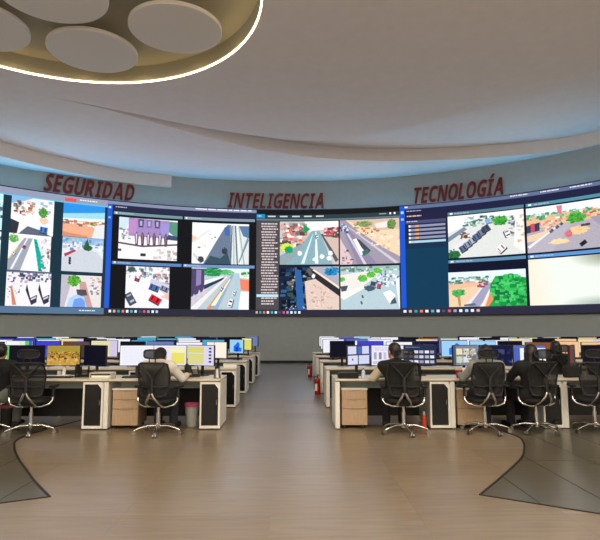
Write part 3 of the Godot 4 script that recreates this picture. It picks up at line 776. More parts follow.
# small pictures on the desk monitors
func desk_pictures() -> void:
	var im := canvas(96, 60, 0xeeeef8)                          # pale document
	var a := sub(im, 0, 0, 1, 1)
	lines(im, a, 0.06, 0.1, 0.86, 0.055, 15, 0xdcdeee, 0.5)
	T.document = im
	im = canvas(96, 60, 0xe6dff0)                               # document with a yellow block
	a = sub(im, 0, 0, 1, 1)
	fr(im, a, 0.5, 0.12, 0.46, 0.26, c8(0xf0ecc0))
	fr(im, a, 0.55, 0.38, 0.41, 0.58, c8(0xe6dd66))
	fr(im, a, 0, 0, 1, 0.05, c8(0xf8f4f8))
	T.yellow_block = im
	im = canvas(96, 60, 0xd9d4ee)                               # yellow panes and an icon column
	a = sub(im, 0, 0, 1, 1)
	fr(im, a, 0.0, 0.08, 0.62, 0.3, c8(0xd9d36e))
	fr(im, a, 0.0, 0.42, 0.62, 0.54, c8(0xd8d488))
	for k in 5:
		fr(im, a, 0.82, 0.1 + k * 0.17, 0.1, 0.09, c8(0x2c2c48))
	T.icons = im
	im = canvas(96, 60, 0xb08c34)                               # ochre aerial photograph
	a = sub(im, 0, 0, 1, 1)
	fr(im, a, 0, 0, 1, 0.3, c8(0xa89038))
	fr(im, a, 0, 0.62, 1, 0.38, c8(0xc89c48))
	clutter(im, a, 0, 0.3, 1, 0.35, 90, [0x503818, 0x704c20, 0xd8b060, 0x8c4828], 0.09)
	clutter(im, a, 0, 0.65, 1, 0.3, 30, [0xb08038, 0xe0b868], 0.1)
	T.ochre = im
	im = canvas(96, 60, 0x0d0d1e)                               # dark desktop
	T.dark = im
	im = canvas(96, 60, 0x15163a)                               # dark panels
	a = sub(im, 0, 0, 1, 1)
	clutter(im, a, 0.05, 0.08, 0.9, 0.8, 24, [0x28305c, 0x202850, 0x3c4878, 0x1a2048], 0.2)
	T.dark_panels = im
	im = canvas(96, 60, 0xe8e6f4)                               # spreadsheet of bars
	a = sub(im, 0, 0, 1, 1)
	for k in 6:
		fr(im, a, 0.08 + k * 0.15, 0.36, 0.09, 0.36, c8([0xa8a4bc, 0x8884a0, 0xc4c0d4][k % 3]))
	lines(im, a, 0.06, 0.1, 0.8, 0.1, 2, 0xc8c4dc)
	lines(im, a, 0.06, 0.82, 0.5, 0.08, 2, 0x70709c)
	T.sheet = im
	im = canvas(96, 60, 0x3a3f66)                               # four pale windows
	a = sub(im, 0, 0, 1, 1)
	fr(im, a, 0.03, 0.04, 0.38, 0.4, c8(0xd4d8ee))
	fr(im, a, 0.45, 0.04, 0.2, 0.4, c8(0x4868c0))
	fr(im, a, 0.66, 0.04, 0.32, 0.4, c8(0xd0d4ec))
	fr(im, a, 0.03, 0.5, 0.44, 0.46, c8(0xd8daf0))
	fr(im, a, 0.5, 0.5, 0.48, 0.46, c8(0xd0d4ee))
	fr(im, a, 0.2, 0.66, 0.06, 0.1, c8(0x484868))
	T.windows = im
	im = canvas(96, 60, 0x222c4c)                               # rows of thumbnails
	a = sub(im, 0, 0, 1, 1)
	for j in 3:
		for k in 6:
			fr(im, a, 0.03 + k * 0.16, 0.26 + j * 0.25, 0.13, 0.15, c8([0xe8e8f0, 0xb8b8cc, 0xd8d4d8, 0x9c98b4][(j * 5 + k * 3) % 4]))
	lines(im, a, 0.05, 0.07, 0.6, 0.1, 1, 0x7080b0)
	T.thumbnails = im
	im = canvas(96, 60, 0x7c8494)                               # pictures in pale frames
	a = sub(im, 0, 0, 1, 1)
	for j in 2:
		for k in 3:
			fr(im, a, 0.12 + k * 0.27, 0.16 + j * 0.4, 0.24, 0.32, c8([0xe8dca8, 0xd8d0c0, 0xb8b09c, 0xc0d0b8, 0xd8d8e0, 0x787068][(j * 3 + k)]))
	clutter(im, a, 0.12, 0.16, 0.8, 0.7, 40, [0xf4e8b0, 0x8c7c68, 0xe8e8f0, 0x607058], 0.09)
	fr(im, a, 0, 0, 0.1, 1, c8(0x555b68))
	T.frames = im
	im = canvas(96, 60, 0x9ccdf0)                               # pale sky with blue round shapes
	a = sub(im, 0, 0, 1, 1)
	poly(im, a, [0.3, 0.9, 0.3, 0.5, 0.45, 0.35, 0.6, 0.15, 0.75, 0.3, 0.72, 0.55, 0.9, 0.65, 0.85, 0.9], 0x1f6be8)
	poly(im, a, [0.42, 0.9, 0.45, 0.6, 0.6, 0.5, 0.66, 0.75, 0.6, 0.92], 0x1040b8)
	T.blue = im
	im = canvas(96, 60, 0x3f3fc8)                               # violet blue
	a = sub(im, 0, 0, 1, 1)
	fr(im, a, 0, 0.5, 1, 0.5, c8(0x5058e8))
	T.violet = im
	im = canvas(96, 60, 0xe6deb0)
	a = sub(im, 0, 0, 1, 1)
	lines(im, a, 0.06, 0.1, 0.86, 0.1, 8, 0xcfc690, 0.4)
	fr(im, a, 0.72, 0, 0.28, 1, c8(0xcfc4e0))
	T.cream = im
	im = canvas(96, 60, 0xd9d66f)
	a = sub(im, 0, 0, 1, 1)
	fr(im, a, 0, 0, 1, 0.14, c8(0xe8e8b8))
	T.lime = im
	im = canvas(96, 60, 0x47a4c4)
	a = sub(im, 0, 0, 1, 1)
	fr(im, a, 0, 0.4, 1, 0.6, c8(0x2a7898))
	T.teal = im
	im = canvas(96, 60, 0xeec294)
	a = sub(im, 0, 0, 1, 1)
	lines(im, a, 0.06, 0.12, 0.86, 0.12, 7, 0xe0ae7c, 0.4)
	T.peach = im
	im = canvas(96, 60, 0x8e4f22)
	a = sub(im, 0, 0, 1, 1)
	fr(im, a, 0, 0.5, 1, 0.5, c8(0x7a4420))
	T.rust = im
	im = canvas(96, 60, 0xeef0fa)                               # white page beside a blue menu
	a = sub(im, 0, 0, 1, 1)
	fr(im, a, 0, 0, 1, 0.14, c8(0x5a6cb8))
	fr(im, a, 0, 0.14, 0.2, 0.86, c8(0x4c64c0))
	lines(im, a, 0.5, 0.3, 0.42, 0.12, 6, 0x6c6c80, 0.5)
	T.menu = im
	im = canvas(96, 60, 0xf6e8d8)                               # pale page with a lilac rule
	a = sub(im, 0, 0, 1, 1)
	fr(im, a, 0.36, 0, 0.05, 0.8, c8(0xb09cd0))
	fr(im, a, 0.4, 0, 0.6, 0.9, c8(0xf8eedc))
	T.rule = im
	im = canvas(96, 60, 0xd8f0c8)                               # white, green and blue bands
	a = sub(im, 0, 0, 1, 1)
	fr(im, a, 0, 0, 0.5, 1, c8(0xf0f0f0))
	fr(im, a, 0.72, 0, 0.16, 1, c8(0x60c860))
	fr(im, a, 0.88, 0, 0.12, 1, c8(0x3060d0))
	T.bands = im
	im = canvas(96, 60, 0x6b78a8)
	T.slate = im
	im = canvas(96, 60, 0x5a4648)                               # dim brown picture
	a = sub(im, 0, 0, 1, 1)
	fr(im, a, 0, 0, 0.25, 1, c8(0x7a3828))
	fr(im, a, 0.6, 0.2, 0.4, 0.8, c8(0x443c3a))
	T.brown = im
	var keys := T.keys()
	for k in keys:
		M["show_" + k] = glow(ImageTexture.create_from_image(T[k]), 0.95)

# ---------------------------------------------------------------- bodies: distance fields meshed as surface nets
func field(lo: Vector3, hi: Vector3, cell: float) -> Dictionary:
	var n := Vector3i(((hi - lo) / cell).ceil()) + Vector3i(2, 2, 2)
	var g := PackedFloat32Array()
	g.resize(n.x * n.y * n.z)
	g.fill(0.5)
	return {"o": lo - Vector3(cell, cell, cell) * 0.5, "n": n, "c": cell, "g": g}
func blend(f: Dictionary, lo: Vector3, hi: Vector3, k: float, d: Callable) -> void:
	var n: Vector3i = f.n
	var c: float = f.c
	var o: Vector3 = f.o
	var g: PackedFloat32Array = f.g
	var m := k + c * 2.0
	var a := Vector3i(((lo - Vector3(m, m, m) - o) / c).floor()).clamp(Vector3i.ZERO, n - Vector3i.ONE)
	var b := Vector3i(((hi + Vector3(m, m, m) - o) / c).ceil()).clamp(Vector3i.ZERO, n - Vector3i.ONE)
	for z in range(a.z, b.z + 1):
		for y in range(a.y, b.y + 1):
			for x in range(a.x, b.x + 1):
				var i := x + n.x * (y + n.y * z)
				var e: float = d.call(o + Vector3(x, y, z) * c)
				var h := maxf(k - absf(e - g[i]), 0.0) / k
				g[i] = minf(e, g[i]) - h * h * k * 0.25
	f.g = g
func bone(f: Dictionary, a: Vector3, b: Vector3, ra: float, rb: float, k := 0.03) -> void:
	var ab := b - a
	var l2 := maxf(ab.length_squared(), 1e-9)
	var r := maxf(ra, rb)
	blend(f, a.min(b) - Vector3(r, r, r), a.max(b) + Vector3(r, r, r), k, func(p: Vector3) -> float:
		var t := clampf((p - a).dot(ab) / l2, 0.0, 1.0)
		return (p - a - ab * t).length() - lerpf(ra, rb, t))
func egg(f: Dictionary, c: Vector3, r: Vector3, k := 0.02) -> void:
	var m := minf(r.x, minf(r.y, r.z))
	blend(f, c - r, c + r, k, func(p: Vector3) -> float: return (((p - c) / r).length() - 1.0) * m)
func nets(f: Dictionary, out: Dictionary, xf := Transform3D()) -> void:
	var n: Vector3i = f.n
	var c: float = f.c
	var o: Vector3 = f.o
	var g: PackedFloat32Array = f.g
	var ids := PackedInt32Array()
	ids.resize(g.size())
	ids.fill(-1)
	var sx := 1
	var sy := n.x
	var sz := n.x * n.y
	var off := [0, sx, sy, sx + sy, sz, sx + sz, sy + sz, sx + sy + sz]
	var edges := [[0, 1], [2, 3], [4, 5], [6, 7], [0, 2], [1, 3], [4, 6], [5, 7], [0, 4], [1, 5], [2, 6], [3, 7]]
	var vs: PackedVector3Array = out.v
	for z in n.z - 1:
		for y in n.y - 1:
			var row := sy * y + sz * z
			for x in n.x - 1:
				var i := row + x
				var g0 := g[i]
				if g0 > c * 2.0 or g0 < -c * 2.0:
					continue
				var neg := 0
				for q in off:
					if g[i + q] < 0.0:
						neg += 1
				if neg == 0 or neg == 8:
					continue
				var s := Vector3.ZERO
				var m := 0
				for e in edges:
					var ga := g[i + off[e[0]]]
					var gb := g[i + off[e[1]]]
					if (ga < 0.0) != (gb < 0.0):
						var t := ga / (ga - gb)
						var pa := Vector3(e[0] & 1, (e[0] >> 1) & 1, e[0] >> 2)
						var pb := Vector3(e[1] & 1, (e[1] >> 1) & 1, e[1] >> 2)
						s += pa.lerp(pb, t)
						m += 1
				ids[i] = vs.size()
				vs.append(xf * (o + (Vector3(x, y, z) + s / m) * c))
	out.v = vs
	var ix: PackedInt32Array = out.i
	var flip := xf.basis.determinant() < 0.0
	for z in range(1, n.z - 1):
		for y in range(1, n.y - 1):
			for x in range(1, n.x - 1):
				var i := x + sy * y + sz * z
				if ids[i] < 0:
					continue
				var ins := g[i] < 0.0
				for ax in 3:
					var st: int = [sx, sy, sz][ax]
					if (g[i + st] < 0.0) == ins:
						continue
					var u: int = [sy, sz, sx][ax]
					var w: int = [sz, sx, sy][ax]
					var q := [ids[i], ids[i - u], ids[i - u - w], ids[i - w]]
					if q.has(-1):
						continue
					if ins == flip:
						ix.append_array([q[0], q[1], q[2], q[0], q[2], q[3]])
					else:
						ix.append_array([q[0], q[2], q[1], q[0], q[3], q[2]])
	out.i = ix
func skin_mesh(out: Dictionary) -> ArrayMesh:
	var v: PackedVector3Array = out.v
	var ix: PackedInt32Array = out.i
	var nn := PackedVector3Array()
	nn.resize(v.size())
	for t in range(0, ix.size(), 3):
		var a := v[ix[t]]
		var fn := (v[ix[t + 2]] - a).cross(v[ix[t + 1]] - a)
		for k in 3:
			nn[ix[t + k]] += fn
	for k in nn.size():
		nn[k] = nn[k].normalized()
	var arr := []
	arr.resize(Mesh.ARRAY_MAX)
	arr[Mesh.ARRAY_VERTEX] = v
	arr[Mesh.ARRAY_NORMAL] = nn
	arr[Mesh.ARRAY_INDEX] = ix
	var m := ArrayMesh.new()
	m.add_surface_from_arrays(Mesh.PRIMITIVE_TRIANGLES, arr)
	return m
func hand_field() -> Dictionary:
	# right hand lying on a keyboard: fingers towards -Z, thumb on the -X side, slightly curled
	var f := field(Vector3(-0.09, -0.05, -0.2), Vector3(0.06, 0.04, 0.03), 0.0045)
	egg(f, Vector3(0, 0, -0.045), Vector3(0.042, 0.017, 0.055), 0.012)
	bone(f, Vector3(0, 0, 0.02), Vector3(0, 0, -0.02), 0.026, 0.026, 0.02)
	var fx := [-0.03, -0.010, 0.011, 0.031]
	var ln := [0.072, 0.08, 0.074, 0.058]
	for k in 4:
		var a := Vector3(fx[k] * 0.85, 0.002, -0.08)
		var b := a + Vector3(fx[k] * 0.12, 0.010, -ln[k] * 0.45)
		var c := b + Vector3(fx[k] * 0.08, -0.012, -ln[k] * 0.3)
		var d := c + Vector3(0, -0.016, -ln[k] * 0.2)
		bone(f, a, b, 0.0095, 0.0085, 0.006)
		bone(f, b, c, 0.0085, 0.008, 0.004)
		bone(f, c, d, 0.008, 0.0068, 0.004)
	bone(f, Vector3(-0.028, -0.004, -0.025), Vector3(-0.056, -0.01, -0.06), 0.013, 0.0105, 0.01)
	bone(f, Vector3(-0.056, -0.01, -0.06), Vector3(-0.062, -0.016, -0.092), 0.0105, 0.008, 0.005)
	return f
var HAND := {}
func person(at: Vector3, turn: float, label: String, o: Dictionary) -> void:
	# o: shirt, trousers, hair materials; lean, head (offset), head_turn, long (hair), bare (arms), vest, left/right wrist
	if HAND.is_empty():
		HAND = hand_field()
	var lean: float = o.get("lean", 0.0)
	var dz := Vector3(0, 0, -lean)
	var pel := Vector3(0, 0.55, 0.03)
	var waist := Vector3(0, 0.72, 0.05) + dz * 0.3
	var chest := Vector3(0, 0.88, 0.05) + dz * 0.8
	var neck := Vector3(0, 1.02, 0.03) + dz
	var head: Vector3 = Vector3(0, 1.145, 0.0) + dz * 1.2 + o.get("head", Vector3.ZERO)
	var out := {"v": PackedVector3Array(), "i": PackedInt32Array()}
	var f := field(Vector3(-0.48, 0.0, -0.75), Vector3(0.48, 1.1, 0.24), 0.016)
	var sh := field(Vector3(-0.48, 0.45, -0.75), Vector3(0.48, 1.1, 0.26), 0.016)
	var tr := field(Vector3(-0.3, 0.03, -0.62), Vector3(0.3, 0.75, 0.26), 0.016)
	bone(f, pel, waist, 0.13, 0.115, 0.05)
	bone(f, waist, chest, 0.115, 0.125, 0.05)
	bone(f, chest + Vector3(-0.07, 0.03, 0), chest + Vector3(0.07, 0.03, 0), 0.11, 0.11, 0.05)
	bone(f, neck + Vector3(0, -0.06, 0.01), head + Vector3(0, -0.06, 0.02), 0.058, 0.05, 0.03)
	bone(sh, pel, waist, 0.16, 0.145, 0.05)
	bone(sh, waist, chest, 0.145, 0.15, 0.05)
	bone(sh, chest + Vector3(-0.08, 0.03, 0), chest + Vector3(0.08, 0.03, 0), 0.13, 0.13, 0.05)
	bone(sh, neck + Vector3(0, -0.07, 0.01), neck + Vector3(0, -0.01, 0.01), 0.085, 0.072, 0.04)
	bone(tr, pel + Vector3(-0.06, 0, 0), pel + Vector3(0.06, 0, 0), 0.15, 0.15, 0.04)
	var bare: bool = o.get("bare", false)
	var sleeves := field(Vector3(-0.48, 0.55, -0.75), Vector3(0.48, 1.1, 0.24), 0.016)
	for s in [-1.0, 1.0]:
		var shoulder := chest + Vector3(0.185 * s, 0.075, 0.0)
		var wrist: Vector3 = o.get("left" if s < 0 else "right", Vector3(0.16 * s, 0.80, -0.44))
		var elbow: Vector3 = (shoulder + wrist) * 0.5 + Vector3(0.07 * s, -0.1, 0.06)
		bone(f, chest + Vector3(0.08 * s, 0.06, 0), shoulder, 0.08, 0.062, 0.04)
		bone(f, shoulder, elbow, 0.056, 0.043, 0.03)
		bone(f, elbow, wrist, 0.042, 0.028, 0.02)
		bone(sh, chest + Vector3(0.08 * s, 0.06, 0), shoulder, 0.1, 0.085, 0.05)
		var cuff := wrist.lerp(elbow, 0.12)
		if bare:
			bone(sh, shoulder, shoulder.lerp(elbow, 0.45), 0.075, 0.07, 0.03)
		else:
			bone(sleeves if o.has("vest") else sh, shoulder, elbow, 0.076, 0.062, 0.03)
			bone(sleeves if o.has("vest") else sh, elbow, cuff, 0.06, 0.045, 0.02)
		# hands: their own finer grid, turned along the forearm
		var dir := (wrist - elbow).normalized()
		dir.y *= 0.4
		var ba := Basis.looking_at(dir.normalized(), Vector3.UP)
		nets(HAND, out, Transform3D(ba * Basis.from_scale(Vector3(s, 1, 1)), wrist))
		var hip := pel + Vector3(0.09 * s, -0.01, 0)
		var knee := Vector3(0.12 * s, 0.52, -0.40)
		var ankle := Vector3(0.12 * s, 0.11, -0.36)
		bone(f, hip, knee, 0.085, 0.058, 0.04)
		bone(f, knee, ankle, 0.055, 0.038, 0.03)
		bone(f, ankle, ankle + Vector3(0.01 * s, -0.055, -0.14), 0.04, 0.032, 0.02)
		bone(tr, hip, knee, 0.105, 0.078, 0.04)
		bone(tr, knee, ankle + Vector3(0, 0.0, 0), 0.074, 0.062, 0.03)
	nets(f, out)
	# head on a finer grid, looking towards -Z before it is turned
	var hf := field(Vector3(-0.12, -0.16, -0.15), Vector3(0.12, 0.14, 0.14), 0.0075)
	egg(hf, Vector3(0, 0.03, 0.015), Vector3(0.077, 0.092, 0.097), 0.03)
	egg(hf, Vector3(0, -0.04, -0.02), Vector3(0.06, 0.075, 0.07), 0.03)
	bone(hf, Vector3(0, -0.07, 0.02), Vector3(0, -0.14, 0.03), 0.05, 0.052, 0.03)
	bone(hf, Vector3(0, 0.0, -0.085), Vector3(0, -0.035, -0.108), 0.010, 0.014, 0.012)
	bone(hf, Vector3(-0.022, -0.07, -0.08), Vector3(0.022, -0.07, -0.08), 0.009, 0.009, 0.008)
	for s in [-1.0, 1.0]:
		egg(hf, Vector3(0.08 * s, -0.01, 0.01), Vector3(0.012, 0.032, 0.02), 0.008)
		egg(hf, Vector3(0.03 * s, 0.005, -0.076), Vector3(0.013, 0.011, 0.012), 0.004)
	var hx := Transform3D(Basis.from_euler(Vector3(o.get("nod", 0.0), o.get("head_turn", 0.0), 0)), head)
	nets(hf, out, hx)
	var body := part(numbered("person"), skin_mesh(out), o.get("skin", M.skin), self)
	body.position = at
	body.rotation.y = turn
	tag(body, label, "person")
	for w in [["shirt", sh, o.shirt], ["trousers", tr, o.trousers]]:
		var ww := {"v": PackedVector3Array(), "i": PackedInt32Array()}
		nets(w[1], ww)
		part(w[0], skin_mesh(ww), w[2], body)
	if o.has("vest"):
		var ww := {"v": PackedVector3Array(), "i": PackedInt32Array()}
		nets(sleeves, ww)
		part("sleeves", skin_mesh(ww), o.vest, body)
	# hair cap and, where it is long, a fall down the back
	var ha := field(Vector3(-0.14, -0.32, -0.13), Vector3(0.14, 0.16, 0.17), 0.0085)
	egg(ha, Vector3(0, 0.052, 0.03), Vector3(0.088, 0.088, 0.1), 0.02)
	egg(ha, Vector3(0, 0.0, 0.055), Vector3(0.08, 0.075, 0.075), 0.03)
	if o.get("long", false):
		bone(ha, Vector3(-0.03, 0.0, 0.07), Vector3(-0.04, -0.24, 0.1), 0.06, 0.055, 0.03)
		bone(ha, Vector3(0.03, 0.0, 0.07), Vector3(0.04, -0.24, 0.1), 0.06, 0.055, 0.03)
		bone(ha, Vector3(-0.07, 0.0, 0.02), Vector3(-0.08, -0.18, 0.03), 0.03, 0.03, 0.02)
		bone(ha, Vector3(0.07, 0.0, 0.02), Vector3(0.08, -0.18, 0.03), 0.03, 0.03, 0.02)
	if o.get("bun", false):
		egg(ha, Vector3(0, 0.02, 0.14), Vector3(0.04, 0.04, 0.035), 0.015)
	var hm := {"v": PackedVector3Array(), "i": PackedInt32Array()}
	nets(ha, hm, hx)
	part("hair", skin_mesh(hm), o.get("hair", M.hair), body)
	for s in [-1.0, 1.0]:
		var st := ms()
		tube(st, [Vector3(0.12 * s, 0.055, -0.30), Vector3(0.125 * s, 0.055, -0.42), Vector3(0.13 * s, 0.05, -0.56)], [0.054, 0.056, 0.046], 10, 0.95)
		part("shoe", done(st), M.black, body)

# ---------------------------------------------------------------- furniture
func make_chair() -> Node3D:
	var r := Node3D.new()
	r.name = "office_chair"
	var st := ms()
	lathe(st, [Vector2(0.0, 0.075), Vector2(0.04, 0.075), Vector2(0.045, 0.125), Vector2(0.03, 0.15), Vector2(0.03, 0.30), Vector2(0.021, 0.302), Vector2(0.021, 0.40), Vector2(0, 0.40)], 12)
	part("gas_column", done(st), M.chrome, r)
	st = ms()
	tube(st, [Vector3(0, 0.115, 0.02), Vector3(0, 0.12, 0.16), Vector3(0, 0.088, 0.28), Vector3(0, 0.068, 0.335)], [0.026, 0.024, 0.021, 0.017], 8, 0.8)
	var leg := done(st)
	st = ms()
	for s in [-1.0, 1.0]:
		tube(st, [Vector3(0.008 * s, 0.03, 0.345), Vector3(0.026 * s, 0.03, 0.345)], 0.03, 12)
	tube(st, [Vector3(0, 0.07, 0.333), Vector3(0, 0.035, 0.342)], 0.009, 8)
	var caster := done(st)
	for k in 5:
		var p := part("base_leg", leg, M.chrome, r)
		p.rotation.y = TAU * k / 5.0 + 0.25
		var c := part("caster", caster, M.steel, r)
		c.rotation.y = TAU * k / 5.0 + 0.25
	bpart("mechanism", Vector3(0, 0.415, 0.0), Vector3(0.16, 0.045, 0.26), M.black, r, 0.012)
	# padded seat: stacked rounded outlines
	st = ms()
	var rings := []
	for lv in [[0.435, 0.86], [0.445, 0.97], [0.475, 1.0], [0.495, 0.97], [0.505, 0.86]]:
		var ring := []
		for k in 28:
			var an := TAU * k / 28
			var q := Vector2(cos(an), sin(an))
			var e := pow(pow(absf(q.x), 4.0) + pow(absf(q.y), 4.0), -0.25)
			ring.append(Vector3(q.x * e * 0.25 * lv[1], lv[0], q.y * e * 0.24 * lv[1] - 0.02))
		rings.append(ring)
	st.set_smooth_group(1)
	for i in 4:
		for k in 28:
			oquad(st, rings[i][k], rings[i][(k + 1) % 28], rings[i + 1][(k + 1) % 28], rings[i + 1][k], Vector3(0, 0.47, -0.02))
	for k in 28:
		otri(st, Vector3(0, 0.503, -0.02), rings[4][k], rings[4][(k + 1) % 28], Vector3(0, 0.4, 0))
		otri(st, Vector3(0, 0.433, -0.02), rings[0][k], rings[0][(k + 1) % 28], Vector3(0, 0.6, 0))
	part("seat", done(st), M.soft, r)
	# back: frame, net, spine, chrome fork
	var bz := func(y: float) -> float: return 0.225 + (y - 0.56) * 0.12 - 0.03 * sin((y - 0.56) / 0.46 * PI)
	var hw := func(y: float) -> float: return lerpf(0.19, 0.235, clampf((y - 0.56) / 0.25, 0, 1)) - 0.025 * clampf((y - 0.85) / 0.17, 0, 1)
	var loop := []
	for k in 9:
		var y := 0.57 + 0.43 * k / 8.0
		loop.append(Vector3(-hw.call(y), y, bz.call(y) - 0.035))
	for k in 5:
		loop.append(Vector3(lerpf(-0.17, 0.17, k / 4.0), 1.02, bz.call(1.02) - 0.02))
	for k in 9:
		var y := 1.0 - 0.43 * k / 8.0
		loop.append(Vector3(hw.call(y), y, bz.call(y) - 0.035))
	for k in 5:
		loop.append(Vector3(lerpf(0.14, -0.14, k / 4.0), 0.55, bz.call(0.55) - 0.01))
	loop.append(loop[0])
	st = ms()
	tube(st, loop, 0.014, 6)
	part("back_frame", done(st), M.black, r)
	st = ms()
	st.set_smooth_group(1)
	for i in 10:
		for k in 8:
			var q := []
			for d in [[0, 0], [1, 0], [1, 1], [0, 1]]:
				var y := lerpf(0.56, 1.015, (i + d[1]) / 10.0)
				var u := lerpf(-1, 1, (k + d[0]) / 8.0)
				q.append(Vector3(u * hw.call(y), y, bz.call(y) - 0.035 * u * u))
			quad(st, q[0], q[1], q[2], q[3])
	part("back_net", done(st), M.net, r)
	st = ms()
	tube(st, [Vector3(0, 0.58, 0.27), Vector3(0, 0.72, 0.275), Vector3(0, 0.82, 0.27)], [0.03, 0.024, 0.022], 8, 0.6)
	for s in [-1.0, 1.0]:
		tube(st, [Vector3(0, 0.80, 0.27), Vector3(0.08 * s, 0.90, 0.265), Vector3(0.18 * s, 1.0, 0.262)], [0.02, 0.017, 0.014], 8, 0.6)
		tube(st, [Vector3(0, 0.70, 0.275), Vector3(0.1 * s, 0.68, 0.25), Vector3(0.2 * s, 0.69, 0.21)], [0.018, 0.016, 0.012], 8, 0.6)
	part("spine", done(st), M.black, r)
	st = ms()
	for s in [-1.0, 1.0]:
		tube(st, [Vector3(0.012 * s, 0.60, 0.285), Vector3(0.04 * s, 0.54, 0.28), Vector3(0.085 * s, 0.47, 0.24), Vector3(0.10 * s, 0.415, 0.14)], [0.026, 0.026, 0.024, 0.02], 10, 0.75)
	part("back_fork", done(st), M.chrome, r)
	for s in [-1.0, 1.0]:
		st = ms()
		tube(st, [Vector3(0.03 * s, 0.395, 0.08), Vector3(0.16 * s, 0.395, 0.1), Vector3(0.26 * s, 0.425, 0.07), Vector3(0.295 * s, 0.47, 0.04), Vector3(0.30 * s, 0.53, 0.03)], [0.017, 0.017, 0.017, 0.016, 0.016], 8)
		part("arm_support", done(st), M.chrome, r)
		st = ms()
		tube(st, [Vector3(0.30 * s, 0.52, 0.03), Vector3(0.30 * s, 0.655, 0.02)], 0.021, 8)
		part("arm_post", done(st), M.black, r)
		bpart("armrest", Vector3(0.295 * s, 0.672, -0.01), Vector3(0.08, 0.03, 0.25), M.soft, r, 0.012)
	st = ms()
	for s in [-1.0, 1.0]:
		tube(st, [Vector3(0.045 * s, 1.01, 0.265), Vector3(0.045 * s, 1.09, 0.275)], 0.009, 6)
	var hl := []
	for k in 17:
		var an := TAU * k / 16
		var q := Vector2(cos(an), sin(an))
		var e := pow(pow(absf(q.x), 4.0) + pow(absf(q.y), 4.0), -0.25)
		hl.append(Vector3(q.x * e * 0.145, 1.145 + q.y * e * 0.06, 0.265 - 0.035 * q.x * q.x))
	tube(st, hl, 0.011, 6)
	part("headrest_frame", done(st), M.black, r)
	st = ms()
	st.set_smooth_group(1)
	for k in 6:
		var q := []
		for d in [[0, 0], [1, 0], [1, 1], [0, 1]]:
			var u := lerpf(-1, 1, (k + d[0]) / 6.0)
			q.append(Vector3(u * 0.14, 1.09 + 0.11 * d[1], 0.265 - 0.035 * u * u))
		quad(st, q[0], q[1], q[2], q[3])
	part("headrest_net", done(st), M.net, r)
	return r

const MON_W := 0.545
const MON_H := 0.335
func monitor(x: float, z: float, turn: float, show: String, label: String, group := "", pale := false, desk := 0.745, low := 0.905) -> void:
	# x, z of the screen's middle; it faces the chairs. turn > 0 turns the face to the viewer's right
	var t := thing("monitor", label, "monitor", P(x, desk, z), turn, group)
	var cy := low - desk + MON_H / 2
	bpart("housing", Vector3(0, cy, -0.018), Vector3(MON_W, MON_H, 0.034), M.housing, t, 0.006)
	if not mesh_cache.has("screen"):
		var st := ms()
		var w := MON_W / 2 - 0.009
		var h := MON_H / 2 - 0.009
		var uv := [Vector2(0, 1), Vector2(1, 1), Vector2(1, 0), Vector2(0, 1), Vector2(1, 0), Vector2(0, 0)]
		var ps := [Vector3(-w, -h, 0), Vector3(w, -h, 0), Vector3(w, h, 0), Vector3(-w, -h, 0), Vector3(w, h, 0), Vector3(-w, h, 0)]
		for k in [0, 2, 1, 3, 5, 4]:
			st.set_uv(uv[k])
			st.add_vertex(ps[k])
		mesh_cache["screen"] = done(st)
	var s := part("screen", mesh_cache["screen"], M["show_" + show], t)
	s.position = Vector3(0, cy, 0.0005)
	var sm: Material = M.white if pale else M.housing
	bpart("stand_neck", Vector3(0, (cy + 0.05) / 2, -0.055), Vector3(0.05, cy + 0.05, 0.03), sm, t, 0.006)
	bpart("stand_foot", Vector3(0, 0.006, -0.04), Vector3(0.2, 0.012, 0.16), sm, t, 0.004)

func desk(x0: float, x1: float, zf: float, label: String, left_panel: bool, right_panel: bool) -> void:
	var xm := (x0 + x1) / 2
	var t := thing("desk", label, "desk", P(xm, 0, zf + 0.4))
	var w := x1 - x0 - 0.004
	bpart("worktop", Vector3(0, 0.7325, 0), Vector3(w, 0.025, 0.8), M.top, t, 0.004)
	bpart("edge_band", Vector3(0, 0.713, 0.39), Vector3(w, 0.012, 0.012), M.edge, t)
	bpart("cable_beam", Vector3(0, 0.645, 0.12), Vector3(w - 0.2, 0.12, 0.02), M.beam, t, 0.004)
	bpart("modesty_panel", Vector3(0, 0.34, -0.36), Vector3(w - 0.02, 0.5, 0.02), M.black, t)
	var ends := []
	if left_panel:
		ends.append(-w / 2 + 0.035)
	if right_panel:
		ends.append(w / 2 - 0.035)
	for e in ends:
		bpart("end_panel", Vector3(e, 0.365, 0.01), Vector3(0.07, 0.70, 0.76), M.white, t, 0.006)
		bpart("panel_foot", Vector3(e, 0.0075, 0.01), Vector3(0.05, 0.015, 0.7), M.black, t)

